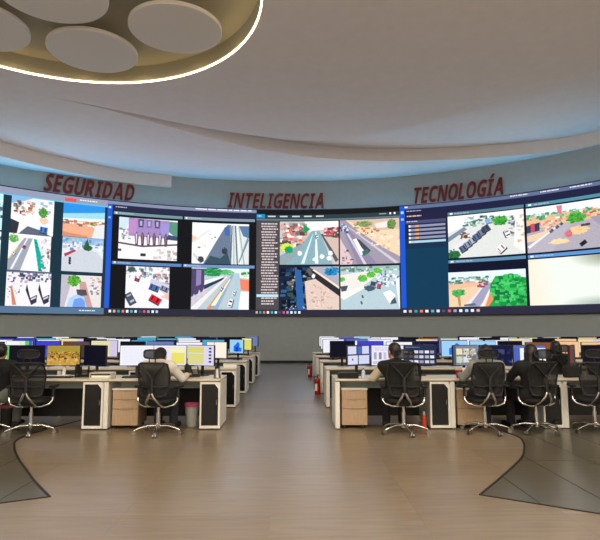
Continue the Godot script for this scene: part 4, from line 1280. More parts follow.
func make_cabinet() -> Node3D:
	# white computer cabinet: smoked door in a frame whose upper right corner is cut off
	var r := Node3D.new()
	r.name = "computer_cabinet"
	var w := 0.305
	var h := 0.69
	var st := ms()
	for b in [[-w / 2 + 0.01, 0.02], [w / 2 - 0.01, 0.02]]:
		box(st, Vector3(b[0], 0.02 + h / 2, 0), Vector3(b[1], h, 0.76), 0.003)
	box(st, Vector3(0, 0.03, 0), Vector3(w - 0.04, 0.02, 0.76))
	box(st, Vector3(0, 0.02 + h - 0.01, 0), Vector3(w - 0.04, 0.02, 0.76))
	box(st, Vector3(0, 0.02 + h / 2, -0.37), Vector3(w - 0.04, h - 0.04, 0.02))
	part("body", done(st), M.white, r)
	st = ms()
	var ou := [Vector2(-w / 2, 0.02), Vector2(w / 2, 0.02), Vector2(w / 2, h - 0.03), Vector2(w / 2 - 0.03, h + 0.02), Vector2(-w / 2, h + 0.02)]
	var inn := [Vector2(-w / 2 + 0.024, 0.06), Vector2(w / 2 - 0.03, 0.06), Vector2(w / 2 - 0.03, h - 0.085), Vector2(w / 2 - 0.085, h - 0.018), Vector2(-w / 2 + 0.024, h - 0.018)]
	for k in 5:
		var j := (k + 1) % 5
		var a: Vector2 = ou[k]
		var b: Vector2 = ou[j]
		var c: Vector2 = inn[j]
		var d: Vector2 = inn[k]
		quad(st, Vector3(a.x, a.y, 0.4), Vector3(b.x, b.y, 0.4), Vector3(c.x, c.y, 0.4), Vector3(d.x, d.y, 0.4))
		quad(st, Vector3(d.x, d.y, 0.4), Vector3(c.x, c.y, 0.4), Vector3(c.x, c.y, 0.378), Vector3(d.x, d.y, 0.378))
		quad(st, Vector3(b.x, b.y, 0.4), Vector3(a.x, a.y, 0.4), Vector3(a.x, a.y, 0.378), Vector3(b.x, b.y, 0.378))
	part("door_frame", done(st), M.white, r)
	st = ms()
	var pts := PackedVector2Array()
	for v in inn:
		pts.append(v)
	for k in range(1, 4):
		tri(st, Vector3(pts[0].x, pts[0].y, 0.385), Vector3(pts[k].x, pts[k].y, 0.385), Vector3(pts[k + 1].x, pts[k + 1].y, 0.385))
		tri(st, Vector3(pts[0].x, pts[0].y, 0.379), Vector3(pts[k + 1].x, pts[k + 1].y, 0.379), Vector3(pts[k].x, pts[k].y, 0.379))
	var dr := part("door", done(st), M.smoke, r)
	var hd := bpart("handle", Vector3(w / 2 - 0.055, 0.40, 0.392), Vector3(0.012, 0.07, 0.014), M.steel, dr, 0.003)
	hd.set_meta("label", "small steel door handle")
	bpart("plinth", Vector3(0, 0.01, 0.02), Vector3(0.1, 0.02, 0.7), M.black, r)
	return r
func make_pedestal() -> Node3D:
	var r := Node3D.new()
	r.name = "drawer_pedestal"
	bpart("body", Vector3(0, 0.315, -0.01), Vector3(0.39, 0.53, 0.5), M.wood, r, 0.004)
	bpart("lid", Vector3(0, 0.592, 0.0), Vector3(0.40, 0.024, 0.54), M.white, r, 0.004)
	for k in 3:
		var hh: float = [0.24, 0.135, 0.135][k]
		var y: float = [0.175, 0.37, 0.51][k]
		var d := bpart("drawer", Vector3(0, y, 0.25), Vector3(0.385, hh, 0.018), M.wood, r, 0.003)
		bpart("handle", Vector3(0, hh / 2 - 0.012, 0.012), Vector3(0.13, 0.008, 0.01), M.steel, d)
	for s in [[-1, -1], [-1, 1], [1, -1], [1, 1]]:
		var st := ms()
		tube(st, [Vector3(0.15 * s[0] - 0.012, 0.025, 0.2 * s[1]), Vector3(0.15 * s[0] + 0.012, 0.025, 0.2 * s[1])], 0.025, 10)
		part("caster", done(st), M.black, r)
	return r
func add_made(r: Node3D, at: Vector3, turn: float, label: String, category: String, group := "") -> Node3D:
	r.name = numbered(r.name)
	add_child(r)
	r.position = at
	r.rotation.y = turn
	tag(r, label, category, group)
	return r
func bin(at: Vector3, label: String, m: Material, wide := 1.0) -> void:
	var t := thing("waste_bin", label, "bin", at)
	t.scale = Vector3(wide, 1, wide)
	var st := ms()
	lathe(st, [Vector2(0.0, 0.0), Vector2(0.08, 0.0), Vector2(0.11, 0.34), Vector2(0.104, 0.34), Vector2(0.076, 0.012), Vector2(0, 0.012)], 24)
	part("bucket", done(st), m, t)
	st = ms()
	lathe(st, [Vector2(0.108, 0.30), Vector2(0.115, 0.302), Vector2(0.118, 0.345), Vector2(0.106, 0.352), Vector2(0.098, 0.34), Vector2(0.09, 0.2), Vector2(0.0, 0.18)], 24)
	part("liner_bag", done(st), M.pink, t)
func extinguisher(at: Vector3, label: String) -> void:
	var t := thing("fire_extinguisher", label, "extinguisher", at, 0.0)
	t.scale = Vector3(0.82, 0.9, 0.82)
	var st := ms()
	lathe(st, [Vector2(0, 0), Vector2(0.075, 0), Vector2(0.08, 0.01), Vector2(0.08, 0.36), Vector2(0.07, 0.395), Vector2(0.03, 0.42), Vector2(0.025, 0.44), Vector2(0, 0.44)], 20)
	part("cylinder", done(st), M.paint_red, t)
	st = ms()
	for k in 7:
		var a1 := deg_to_rad(100.0 + k * 14)
		var a2 := deg_to_rad(114.0 + k * 14)
		quad(st, Vector3(cos(a2) * 0.0812, 0.1, sin(a2) * 0.0812), Vector3(cos(a1) * 0.0812, 0.1, sin(a1) * 0.0812), Vector3(cos(a1) * 0.0812, 0.28, sin(a1) * 0.0812), Vector3(cos(a2) * 0.0812, 0.28, sin(a2) * 0.0812))
	var lb := part("paper_label", done(st), M.paper, t)
	lb.set_meta("label", "white paper label on the cylinder")
	st = ms()
	tube(st, [Vector3(0, 0.43, 0), Vector3(0, 0.47, 0)], 0.022, 10)
	box(st, Vector3(0.03, 0.485, 0), Vector3(0.12, 0.018, 0.022), 0.004)
	box(st, Vector3(0.035, 0.515, 0), Vector3(0.12, 0.014, 0.022), 0.004, Basis(Vector3.BACK, 0.2))
	part("valve_handle", done(st), M.black, t)
	st = ms()
	tube(st, [Vector3(-0.02, 0.46, 0), Vector3(-0.08, 0.44, 0), Vector3(-0.1, 0.34, 0), Vector3(-0.095, 0.14, 0)], 0.012, 8)
	part("hose", done(st), M.black, t)
func phone(at: Vector3, turn: float, label: String) -> void:
	var t := thing("desk_phone", label, "telephone", at, turn)
	t.scale = Vector3(1.3, 1.3, 1.3)
	var b := bpart("body", Vector3(0, 0.055, 0), Vector3(0.17, 0.03, 0.19), M.black, t, 0.006)
	b.rotation.x = 0.7
	var h := bpart("handset", Vector3(-0.055, 0.085, 0.005), Vector3(0.045, 0.03, 0.2), M.black, t, 0.01)
	h.rotation.x = 0.7
	var d := bpart("display", Vector3(0.03, 0.105, -0.02), Vector3(0.07, 0.008, 0.05), M.bin, t, 0.002)
	d.rotation.x = 0.7
	var kp := bpart("keypad", Vector3(0.03, 0.06, 0.03), Vector3(0.06, 0.008, 0.07), M.steel, t, 0.002)
	kp.rotation.x = 0.7
	bpart("foot", Vector3(0, 0.012, -0.02), Vector3(0.15, 0.024, 0.12), M.black, t, 0.004)
func keyboard(at: Vector3, label: String) -> void:
	var t := thing("keyboard", label, "keyboard", at, 0.0, "keyboards on the front desk row")
	bpart("case", Vector3(0, 0.011, 0), Vector3(0.44, 0.018, 0.14), M.black, t, 0.004)
	for k in 5:
		bpart("key_row", Vector3(0, 0.022, -0.05 + k * 0.025), Vector3(0.42, 0.006, 0.02), M.housing, t, 0.002)

# ---------------------------------------------------------------- scene
func fx(px: float, z: float) -> float:
	# a pixel column of the photograph, read at the known distance z of a desk row
	return (px - 293.5) / 545.0 * (z * 0.9942 - 0.065)
const ROWS := [8.37, 10.65, 12.93, 15.2, 17.5]
const ROW_NAME := ["front", "second", "third", "fourth", "fifth"]
const SIDE_NAME := ["across from the extinguishers", "on the extinguisher side"]
const LEFT_W := 1.68
func bound(s: int, k: int) -> float:
	# x of the k-th desk joint counted from the aisle
	return -1.10 - LEFT_W * k if s == 0 else (0.63 if k == 0 else 2.45 + 1.72 * (k - 1))
const WHICH := ["at the aisle", "second from the aisle", "third from the aisle", "fourth from the aisle", "fifth from the aisle", "sixth from the aisle"]

func cameras_and_light() -> void:
	var cam := Camera3D.new()
	cam.name = "camera"
	cam.position = P(0, 1.5, 0)
	cam.rotation = Vector3(deg_to_rad(6.18), deg_to_rad(-0.683), 0)
	cam.fov = 52.71
	cam.near = 0.05
	cam.far = 200.0
	add_child(cam)
	cam.current = true
	var env := Environment.new()
	env.background_mode = Environment.BG_COLOR
	env.background_color = Color.BLACK
	env.tonemap_mode = Environment.TONE_MAPPER_LINEAR
	env.tonemap_exposure = 1.11
	env.sdfgi_enabled = true
	env.ssao_enabled = true
	env.ssil_enabled = true
	var we := WorldEnvironment.new()
	we.name = "environment"
	we.environment = env
	add_child(we)

func ceiling_lamps() -> void:
	# square luminaires set in the ceiling over and behind the place where the photographer stands
	var spots := [[-9.5, 0.5], [-3.2, 1.0], [3.2, 1.0], [9.5, 0.5], [-6.3, -2.2], [0.0, -2.2], [6.3, -2.2], [-4.0, -4.6], [0.0, -5.2], [4.0, -4.6], [3.0, 6.0], [9.0, 6.0]]
	for s in spots:
		var t := thing("ceiling_light", "square flush ceiling luminaire with white frame", "light", P(s[0], HC, s[1]), 0.0, "square luminaires in the ceiling")
		var st := ms()
		for k in 4:
			var ba := Basis(Vector3.UP, PI / 2 * k)
			box(st, ba * Vector3(0, -0.02, 0.58), Vector3(1.2, 0.04, 0.04), 0.0, ba)
		part("frame", done(st), M.white, t)
		bpart("diffuser", Vector3(0, -0.012, 0), Vector3(1.1, 0.012, 1.1), M.diffuser, t)
		var l := AreaLight3D.new()
		l.name = "panel_light"
		l.area_size = Vector2(1.1, 1.1)
		l.light_color = Color(1.0, 0.945, 0.87)
		l.light_energy = 30.0 if s[1] < 0.8 else 8.0
		l.shadow_enabled = true
		l.rotation.x = -PI / 2
		l.position = Vector3(0, -0.045, 0)
		t.add_child(l)

func shell() -> void:
	# floor: base slab, beige planks, grey access tiles beyond, dark inlays
	var fl := structure("floor")
	var st := ms()
	prism(st, circle(CX, CZ, RW + 0.2, 96), -0.25, -0.002)
	part("floor_base", done(st), M.floor[0], fl)
	rng.seed = 5
	var tile := bxm(Vector3(1.1985, 0.014, 0.5985))
	for j in 16:
		for i in 16:
			var z := 11.8 - 0.3 - j * 0.6
			var x := -9.18 + i * 1.2
			var o := part("floor_plank", tile, M.floor[rng.randi() % 3], fl)
			o.position = P(x, -0.0069, z)
	st = ms()
	var back := Geometry2D.intersect_polygons(circle(CX, CZ, RW + 0.1, 96), PackedVector2Array([Vector2(-20, 11.8), Vector2(20, 11.8), Vector2(20, 30), Vector2(-20, 30)]))
	prism(st, back[0], -0.014, -0.004)
	part("access_floor", done(st), M.grey_floor, fl)
	tile = bxm(Vector3(0.597, 0.004, 0.597))
	for j in 21:
		for i in 4:
			var o := part("access_tile", tile, M.grey_floor, fl)
			o.position = P(-0.78 - 0.3 + i * 0.6, -0.002, 12.1 + j * 0.6)
	# the dark inlays
	var right := spline([Vector2(2.75, 9.3), Vector2(2.98, 8.6), Vector2(3.14, 7.86), Vector2(3.07, 7.45), Vector2(2.88, 6.96), Vector2(2.64, 6.49), Vector2(2.13, 5.73), Vector2(1.70, 5.12)], 6)
	var left := spline([Vector2(-3.5, 9.3), Vector2(-3.72, 8.4), Vector2(-3.76, 7.7), Vector2(-3.54, 7.16), Vector2(-3.19, 6.56), Vector2(-2.89, 6.11), Vector2(-2.57, 5.63), Vector2(-2.19, 5.11)], 6)
	inlay(fl, right, [Vector2(2.5, 4.6), Vector2(7.2, 1.6), Vector2(7.2, 9.3)], [2.13, 2.72, 3.38, 3.98, 4.58, 5.2, 5.8, 6.4], 1.0)
	inlay(fl, left, [Vector2(-2.6, 4.9), Vector2(-7.6, 2.2), Vector2(-7.6, 9.3)], [-2.58, -3.2, -3.8, -4.4, -5.0, -5.6, -6.2, -6.8], -1.0)
	# walls
	var wf := structure("wall_front")
	st = ms()
	arcslab(st, -90, 90, RW, RW + 0.3, -0.1, 9.0, 120)
	part("wall_face", done(st), M.wall, wf)
	var wr := structure("wall_rear")
	st = ms()
	arcslab(st, 90, 270, RW, RW + 0.3, -0.1, 9.0, 120)
	part("wall_face", done(st), M.soffit, wr)
	var bb := structure("baseboard_front")
	st = ms()
	arcslab(st, -80, 80, RW - 0.02, RW + 0.02, 0.0, 0.11, 100)
	part("board", done(st), M.base, bb)
	# ceiling: half metre thick, with the round recess and the crescent slot cut through it, and a lid above
	var ce := structure("ceiling")
	var a := spline([Vector2(-7.36, 15.26), Vector2(-5.91, 16.07), Vector2(-4.6, 16.88), Vector2(-3.15, 17.73), Vector2(-1.53, 18.47), Vector2(0.23, 19.02), Vector2(1.66, 18.84), Vector2(2.99, 18.22), Vector2(4.31, 17.3), Vector2(6.1, 15.81), Vector2(7.2, 14.69), Vector2(8.03, 13.54), Vector2(8.9, 11.5), Vector2(9.5, 9.0), Vector2(10.4, 6.0)])
	var b := spline([Vector2(-7.36, 15.26), Vector2(-5.95, 16.18), Vector2(-4.71, 17.25), Vector2(-3.3, 18.52), Vector2(-1.63, 19.78), Vector2(0.25, 20.75), Vector2(2.2, 21.25), Vector2(4.3, 21.37), Vector2(6.25, 21.2), Vector2(8.14, 20.75), Vector2(10.1, 20.1), Vector2(11.2, 19.2), Vector2(12.37, 17.65), Vector2(13.73, 15.29), Vector2(14.66, 12.74), Vector2(15.0, 10.06)])
	var slot := PackedVector2Array(a)
	slot.append(Vector2(13.5, 6.0))
	var rb := PackedVector2Array(b)
	rb.reverse()
	rb.remove_at(rb.size() - 1)
	slot.append_array(rb)
	var hole := circle(-4.935, 10.201, 4.310, 96)
	var disc := circle(CX, CZ, RW + 0.2, 128)
	for half in [[-30.0, -4.935], [-4.935, 30.0]]:
		var q := PackedVector2Array([Vector2(half[0], -30), Vector2(half[1], -30), Vector2(half[1], 50), Vector2(half[0], 50)])
		for p1 in Geometry2D.intersect_polygons(disc, q):
			for p2 in Geometry2D.clip_polygons(p1, hole):
				for p3 in Geometry2D.clip_polygons(p2, slot):
					st = ms()
					prism(st, p3, HC, HC + 0.5)
					part("ceiling_board", done(st), M.ceil, ce)
	st = ms()
	prism(st, disc, HC + 0.5, HC + 0.7)
	part("ceiling_lid", done(st), M.ceil, ce)
	# lining of the round recess
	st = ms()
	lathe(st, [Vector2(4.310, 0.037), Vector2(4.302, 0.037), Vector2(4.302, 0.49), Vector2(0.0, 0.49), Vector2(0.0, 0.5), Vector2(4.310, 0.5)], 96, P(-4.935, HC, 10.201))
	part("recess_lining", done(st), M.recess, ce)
	# lower tier of the ceiling along the wall on one side
	var tier := spline([Vector2(-5.38, 23.5), Vector2(-6.64, 23.08), Vector2(-7.72, 22.44), Vector2(-8.65, 21.57), Vector2(-9.2, 21.0), Vector2(-9.97, 20.14), Vector2(-10.61, 19.23), Vector2(-11.4, 17.9), Vector2(-12.3, 16.0), Vector2(-13.2, 13.0), Vector2(-14.6, 10.0), Vector2(-17.0, 8.0)])
	for v in [Vector2(-20, 10), Vector2(-20, 25), Vector2(-8, 28), Vector2(-5.6, 24.5)]:
		tier.append(v)
	var so := structure("trim_1")
	for q in Geometry2D.intersect_polygons(tier, circle(CX, CZ, RW + 0.1, 128)):
		st = ms()
		prism(st, q, 7.72, HC)
		part("ceiling_tier", done(st), M.ceil, so)

func inlay(fl: Node3D, curve: PackedVector2Array, rest: Array, cuts: Array, sg: float) -> void:
	var whole := PackedVector2Array(curve)
	for v in rest:
		whole.append(v)
	var xs := [0.0] + cuts + [9.0 * sg]
	for i in xs.size() - 1:
		var x0: float = minf(xs[i], xs[i + 1]) + 0.006
		var x1: float = maxf(xs[i], xs[i + 1]) - 0.006
		for zz in [[-2.0, 6.39], [6.402, 12.0]]:
			for p in Geometry2D.intersect_polygons(whole, PackedVector2Array([Vector2(x0, zz[0]), Vector2(x1, zz[0]), Vector2(x1, zz[1]), Vector2(x0, zz[1])])):
				if p.size() < 3 or Geometry2D.triangulate_polygon(p).is_empty():
					continue
				var st := ms()
				prism(st, p, 0.0, 0.005)
				part("inlay_panel", done(st), M.inlay, fl)
	# dark bed that shows in the joints, and the border strips
	var st := ms()
	prism(st, whole, 0.0, 0.002)
	part("inlay_bed", done(st), M.trim, fl)
	st = ms()
	ribbon(st, curve, 0.026)
	part("inlay_border", done(st), M.trim, fl)
	st = ms()
	ribbon(st, PackedVector2Array([curve[curve.size() - 1], rest[0], rest[1]]), 0.016)
	part("inlay_border", done(st), M.trim, fl)
func ribbon(st: SurfaceTool, line: PackedVector2Array, w: float) -> void:
	for i in line.size() - 1:
		var d := (line[i + 1] - line[i])
		var c := (line[i] + line[i + 1]) / 2
		box(st, P(c.x, 0.004, c.y), Vector3(d.length() + w * 0.3, 0.008, w), 0.0, Basis(Vector3.UP, atan2(d.y, d.x)))

func video_wall() -> void:
	var t := thing("video_wall", "huge curved video wall showing street camera feeds and software windows", "video wall", arc(0, RW, 2.05))
	var o := t.position
	var st := ms()
	arcslab(st, -56, 56, RW - 0.12, RW - 0.005, 2.05, 6.91, 90)
	var f := part("frame", done(st), M.frame, t)
	f.position = -o
	var k := 0
	for s in [[-51.5, -28.1, section_one()], [-28.1, -4.65, section_two()], [-4.65, 18.9, section_three()], [18.9, 50.4, section_four()]]:
		st = ms()
		st.set_smooth_group(1)
		var n := 24
		for i in n:
			var u0 := float(i) / n
			var u1 := float(i + 1) / n
			var a0 := lerpf(s[0], s[1], u0)
			var a1 := lerpf(s[0], s[1], u1)
			var q := [[arc(a0, RW - 0.125, 2.09), Vector2(u0, 1)], [arc(a1, RW - 0.125, 2.09), Vector2(u1, 1)], [arc(a1, RW - 0.125, 6.87), Vector2(u1, 0)], [arc(a0, RW - 0.125, 6.87), Vector2(u0, 0)]]
			for j in [0, 2, 1, 0, 3, 2]:
				st.set_uv(q[j][1])
				st.add_vertex(q[j][0])
		var im: Image = s[2]
		var d := part("display", done(st), glow(ImageTexture.create_from_image(im), WALL_GLOW), t)
		d.position = -o
		d.set_meta("label", ["display of six small street feeds in two columns", "display of four street feeds around a mauve church", "display with a device list beside four road feeds", "display with a navy side panel and four road feeds"][k])
		# the light the display throws into the room, of its own average colour, in flat fields that follow the curve
		var fields := 4
		var half := deg_to_rad(s[1] - s[0]) / 2.0 / fields
		for i in fields:
			var sm: Image = im.get_region(Rect2i(im.get_width() * i / fields, 0, im.get_width() / fields, im.get_height()))
			sm.resize(1, 1, Image.INTERPOLATE_LANCZOS)
			var l := AreaLight3D.new()
			l.name = "display_light"
			l.area_size = Vector2(2.0 * (RW - 0.15) * sin(half) * 0.99, 4.76)
			l.light_color = sm.get_pixel(0, 0) * Color(1.0, 0.95, 0.97)
			l.light_energy = WALL_LIGHT / fields
			l.shadow_enabled = true
			t.add_child(l, true)
			var am: float = lerpf(s[0], s[1], (i + 0.5) / fields)
			l.position = arc(am, (RW - 0.15) * cos(half), 4.48) - o
			l.rotation.y = PI - deg_to_rad(am)
		k += 1
	# added strip, hidden on the frame top: tints the ceiling edge blue
	st = ms()
	arcslab(st, -55, 55, RW - 0.075, RW - 0.035, 6.91, 6.918, 90)
	var b := part("added_glow_strip", done(st), M.added_blue_glow, t)
	b.position = -o
	for i in 22:
		var am := -55.0 + 5.0 * (i + 0.5)
		var l := AreaLight3D.new()
		l.name = "added_blue_light"  # added light, stands in for bluish upward spill of the displays
		l.area_size = Vector2(1.36, 0.04)
		l.light_color = Color(0.10, 0.76, 1.0)
		l.light_energy = ADDED_STRIP_LIGHT
		l.shadow_enabled = true
		t.add_child(l, true)
		var inward := (arc(am, RW - 1.0, 0.0) - arc(am, RW, 0.0)).normalized()
		l.position = arc(am, RW - 0.09, 6.935) - o
		l.basis = Basis.looking_at((inward * 1.5 + Vector3.UP).normalized(), inward)
const ADDED_STRIP_LIGHT := 0.55
const WALL_GLOW := 1.1
const WALL_LIGHT := 24.0

func lettering() -> void:
	var font := SystemFont.new()
	font.font_names = PackedStringArray(["Droid Sans"])
	font.font_weight = 700
	for w in [["SEGURIDAD", -37.15, -24.0, "sign_lettering", "red raised letters spelling SEGURIDAD on the wall above the screens"], ["INTELIGENCIA", -9.45, 6.87, "sign_lettering", "red raised letters spelling INTELIGENCIA on the wall above the screens"], ["TECNOLOGÍA", 20.9, 35.05, "sign_lettering", "red raised letters spelling TECNOLOGÍA on the wall above the screens"]]:
		var word: String = w[0]
		var glyphs := []
		var total := 0.0
		for ch in word:
			var tm := TextMesh.new()
			tm.text = ch
			tm.font = font
			tm.font_size = 64
			tm.pixel_size = 0.01
			tm.depth = 0.06
			tm.horizontal_alignment = HORIZONTAL_ALIGNMENT_LEFT
			tm.vertical_alignment = VERTICAL_ALIGNMENT_BOTTOM
			var bb := tm.get_aabb()
			glyphs.append([tm, bb, total])
			total += bb.size.x + 0.075
		total -= 0.075
		var base_tm: AABB = glyphs[1][1]       # a flat-footed letter gives baseline and cap height
		var span := deg_to_rad(w[2] - w[1]) * RW
		var ky := 0.70 / base_tm.size.y
		var shear := 0.17
		var kx := (span - 0.7 * shear) / total
		var mid: float = (w[1] + w[2]) / 2
		var t := thing(w[3], w[4], "sign", arc(mid, RW, 6.965))
		for g in glyphs:
			var arr: Array = (g[0] as TextMesh).surface_get_arrays(0)
			var vs: PackedVector3Array = arr[Mesh.ARRAY_VERTEX]
			var st := ms()
			var ix = arr[Mesh.ARRAY_INDEX]
			var n: int = ix.size() if ix != null and ix.size() > 0 else vs.size()
			for i in n:
				var v: Vector3 = vs[ix[i]] if ix != null and ix.size() > 0 else vs[i]
				var y := (v.y - base_tm.position.y) * ky
				var along: float = (v.x - g[1].position.x + g[2]) * kx + y * shear
				var an: float = w[1] + rad_to_deg(along / RW)
				st.add_vertex(arc(an, RW - 0.05 - v.z, 6.965 + y) - t.position)
			part("letter", done(st), M.red, t)

func recess() -> void:
	var t := thing("recess_light_ring", "warm glowing light line around the rim of the round ceiling recess", "light", P(-4.935, HC, 10.201))
	var st := ms()
	var n := 96
	for k in n:
		var a := TAU * k / n
		var b := TAU * (k + 1) / n
		var pa := Vector3(cos(a), 0, sin(a))
		var pb := Vector3(cos(b), 0, sin(b))
		var q := [[4.306, 0.004], [4.276, 0.004], [4.276, 0.036], [4.306, 0.036]]
		for e in 4:
			var u: Array = q[e]
			var v: Array = q[(e + 1) % 4]
			oquad(st, pa * u[0] + Vector3(0, u[1], 0), pb * u[0] + Vector3(0, u[1], 0), pb * v[0] + Vector3(0, v[1], 0), pa * v[0] + Vector3(0, v[1], 0), (pa + pb) * 0.5 * 4.291 + Vector3(0, 0.02, 0))
	part("light_strip", done(st), M.led, t)
	for k in 16:
		var a := TAU * (k + 0.5) / 16
		var l := OmniLight3D.new()
		l.name = "strip_light"
		l.light_color = Color(1.0, 0.88, 0.66)
		l.light_energy = LED_LIGHT
		l.omni_range = 30.0
		l.omni_attenuation = 2.0
		l.light_size = 0.04
		l.shadow_enabled = true
		t.add_child(l, true)
		l.position = Vector3(cos(a) * 4.1, 0.08, sin(a) * 4.1)
	var where := [[-2.71, 11.87, 1.05, "on the side of the aisle"], [-4.98, 12.91, 1.07, "on the side of the screens"], [-7.19, 11.80, 1.09, "opposite the aisle side"], [-4.96, 10.49, 1.13, "in the middle"]]
	for w in where:
		var d := thing("ceiling_disc", "flat white disc hung in the round ceiling recess " + w[3], "ceiling disc", P(w[0], HC + 0.05, w[1]), 0.0, "discs in the ceiling recess")
		st = ms()
		lathe(st, [Vector2(0, 0), Vector2(w[2] - 0.012, 0), Vector2(w[2], 0.012), Vector2(w[2], 0.088), Vector2(w[2] - 0.012, 0.1), Vector2(0, 0.1)], 72)
		part("panel", done(st), M.disc, d)
		st = ms()
		tube(st, [Vector3(0, 0.1, 0), Vector3(0, 0.452, 0)], 0.05, 12)
		part("hanger", done(st), M.disc, d)
const LED_LIGHT := 0.012

func desks() -> void:
	var counts := [[3, 3], [3, 4], [4, 4], [4, 5], [5, 5]]
	for r in 5:
		for s in 2:
			for k in counts[r][s]:
				var x0 := bound(s, k + 1) if s == 0 else bound(s, k)
				var x1 := bound(s, k) if s == 0 else bound(s, k + 1)
				var lb := "white desk, %s row, %s, %s" % [ROW_NAME[r], WHICH[k], SIDE_NAME[s]]
				desk(x0, x1, ROWS[r], lb, s == 1 and k == 0, not (s == 0 and k == 0))
	var cab: Node3D = null
	for q in [[0, 0, 0], [1, 0, 0], [2, 0, 0], [3, 0, 0], [4, 0, 0], [0, 0, 1], [0, 1, 0], [0, 1, 1], [1, 1, 0], [1, 1, 1], [1, 0, 1]]:
		var r: int = q[0]
		var s: int = q[1]
		var k: int = q[2]
		var x1: float = bound(0, k) if s == 0 else bound(1, k + 1)
		var x := x1 - 0.155 - (0.0 if s == 0 and k == 0 else 0.075)
		var lb := "white computer cabinet, smoked door, %s row, %s, %s" % [ROW_NAME[r], "aisle-end desk" if k == 0 else "second desk", SIDE_NAME[s]]
		if cab == null:
			cab = add_made(make_cabinet(), P(x, 0, ROWS[r] + 0.41), 0, lb, "cabinet", "computer cabinets under the desks")
		else:
			copy(cab, P(x, 0, ROWS[r] + 0.41), 0, lb)
	var ped: Node3D = null
	for q in [[0.63 + 0.30, 1, 0], [-2.78 + 0.24, 0, 0], [2.45 + 0.24, 1, 1]]:
		var lb := "wooden drawer pedestal, %s desk, front row, %s" % ["aisle-end" if q[2] == 0 else "second", SIDE_NAME[q[1]]]
		if ped == null:
			ped = add_made(make_pedestal(), P(q[0], 0, ROWS[0] + 0.33), 0, lb, "drawers", "drawer pedestals")
		else:
			copy(ped, P(q[0], 0, ROWS[0] + 0.33), 0, lb)

const SHOWN := {"document": "a pale document", "yellow_block": "a page with a yellow block", "icons": "yellow panes and an icon column", "ochre": "an ochre aerial photograph", "dark": "a dark empty desktop", "dark_panels": "dark blue panels", "sheet": "a page of grey bars", "windows": "four pale windows", "thumbnails": "rows of small thumbnails on navy", "frames": "pictures in pale frames", "blue": "blue shapes on pale sky", "violet": "a violet-blue picture", "cream": "a cream page", "lime": "a yellow-green page", "teal": "a teal picture", "peach": "a peach page", "rust": "a rust-brown picture", "menu": "a page beside a blue menu", "rule": "a pale page with lilac rule", "bands": "white and green bands", "slate": "a slate-blue page", "brown": "a dim brown picture"}
func monitors() -> void:
	var z := ROWS[0] + 0.62 as float
	for m in [[-9, 10, 0.1, "bands", "behind the person in a black top"], [11, 45, 0.2, "dark", "behind the empty chair"], [48, 80.5, 0.0, "ochre", "between two dark monitors"], [82, 108.5, -0.55, "dark", "above the document tray"], [121, 153.5, 0.13, "document", "beside the person in white"], [154, 186.5, 0.0, "yellow_block", "in front of the person in white"], [187, 214.5, -0.5, "icons", "beside the steel flask"], [347, 371, 0.7, "windows", "at the aisle end of the front row"], [372, 404, 0.05, "sheet", "in front of the person in a dark vest"], [404, 436, -0.2, "thumbnails", "beside the person in a dark vest"], [453, 481, 0.45, "frames", "behind the red cup"], [481, 513, 0.0, "dark_panels", "in front of the person in grey"], [514, 549, 0.0, "menu", "in front of the long-haired person"], [566, 584, 0.95, "brown", "behind the black case"], [585, 618, 0.1, "dark", "beside the dim brown one"]]:
		monitor(fx((m[0] + m[1]) / 2.0, z), z, m[2], m[3], "monitor showing %s, %s" % [SHOWN[m[3]], m[4]], "", m[3] == "ochre")
	rng.seed = 77
	var lists := [
		[["rule", "document", "slate", "dark", "cream", "brown", "violet", "bands", "dark", "cream"], ["dark", "violet", "document", "dark_panels", "blue", "blue", "dark", "rust", "peach", "peach", "dark"]],
		[["blue", "teal", "document", "dark_panels", "teal", "document", "dark", "cream", "document", "violet", "document", "dark"], ["document", "menu", "document", "dark", "cream", "slate", "document", "document", "cream", "dark", "peach", "cream", "lime", "lime"]],
		[["lime", "dark", "dark_panels", "document", "teal", "teal", "dark", "document", "dark", "lime", "teal", "violet", "violet", "document"], ["document", "violet", "document", "document", "dark", "rust", "lime", "document", "dark", "document", "lime", "dark", "dark", "peach", "lime"]],
		[["slate", "dark", "slate", "dark", "teal", "dark", "document", "dark_panels", "dark", "document", "dark", "document", "dark", "document", "dark_panels", "dark"], ["document", "slate", "blue", "document", "dark", "menu", "dark", "slate", "dark", "document", "dark", "dark", "dark", "lime", "dark", "dark", "dark"]]]
	var first := [[217.0, 343.0], [236.5, 334.0], [247.0, 330.0], [254.0, 327.0]]
	for r in range(1, 5):
		z = ROWS[r] + 0.62
		for s in 2:
			var shows: Array = lists[r - 1][s]
			for k in shows.size():
				var x := fx(first[r - 1][s], z) + (0.575 * k) * (1.0 if s == 1 else -1.0) + rng.randf_range(-0.012, 0.012)
				var turn := 0.0
				if k == 0:
					turn = [[-0.6, 0.25], [-0.8, 0.2], [-0.95, 0.2], [-1.0, 0.3]][r - 1][s]
				elif k % 3 == 0:
					turn = (0.16 if s == 1 else -0.16)
				var sh: String = shows[k]
				monitor(x, z, turn, sh, "monitor showing %s, %s desk row, %s" % [SHOWN[sh], ROW_NAME[r], SIDE_NAME[s]], "%s monitors, %s row, %s" % [sh.replace("_", " "), ROW_NAME[r], "far side" if s == 0 else "extinguisher side"], false, 0.745, 0.905 + rng.randf_range(-0.01, 0.03))

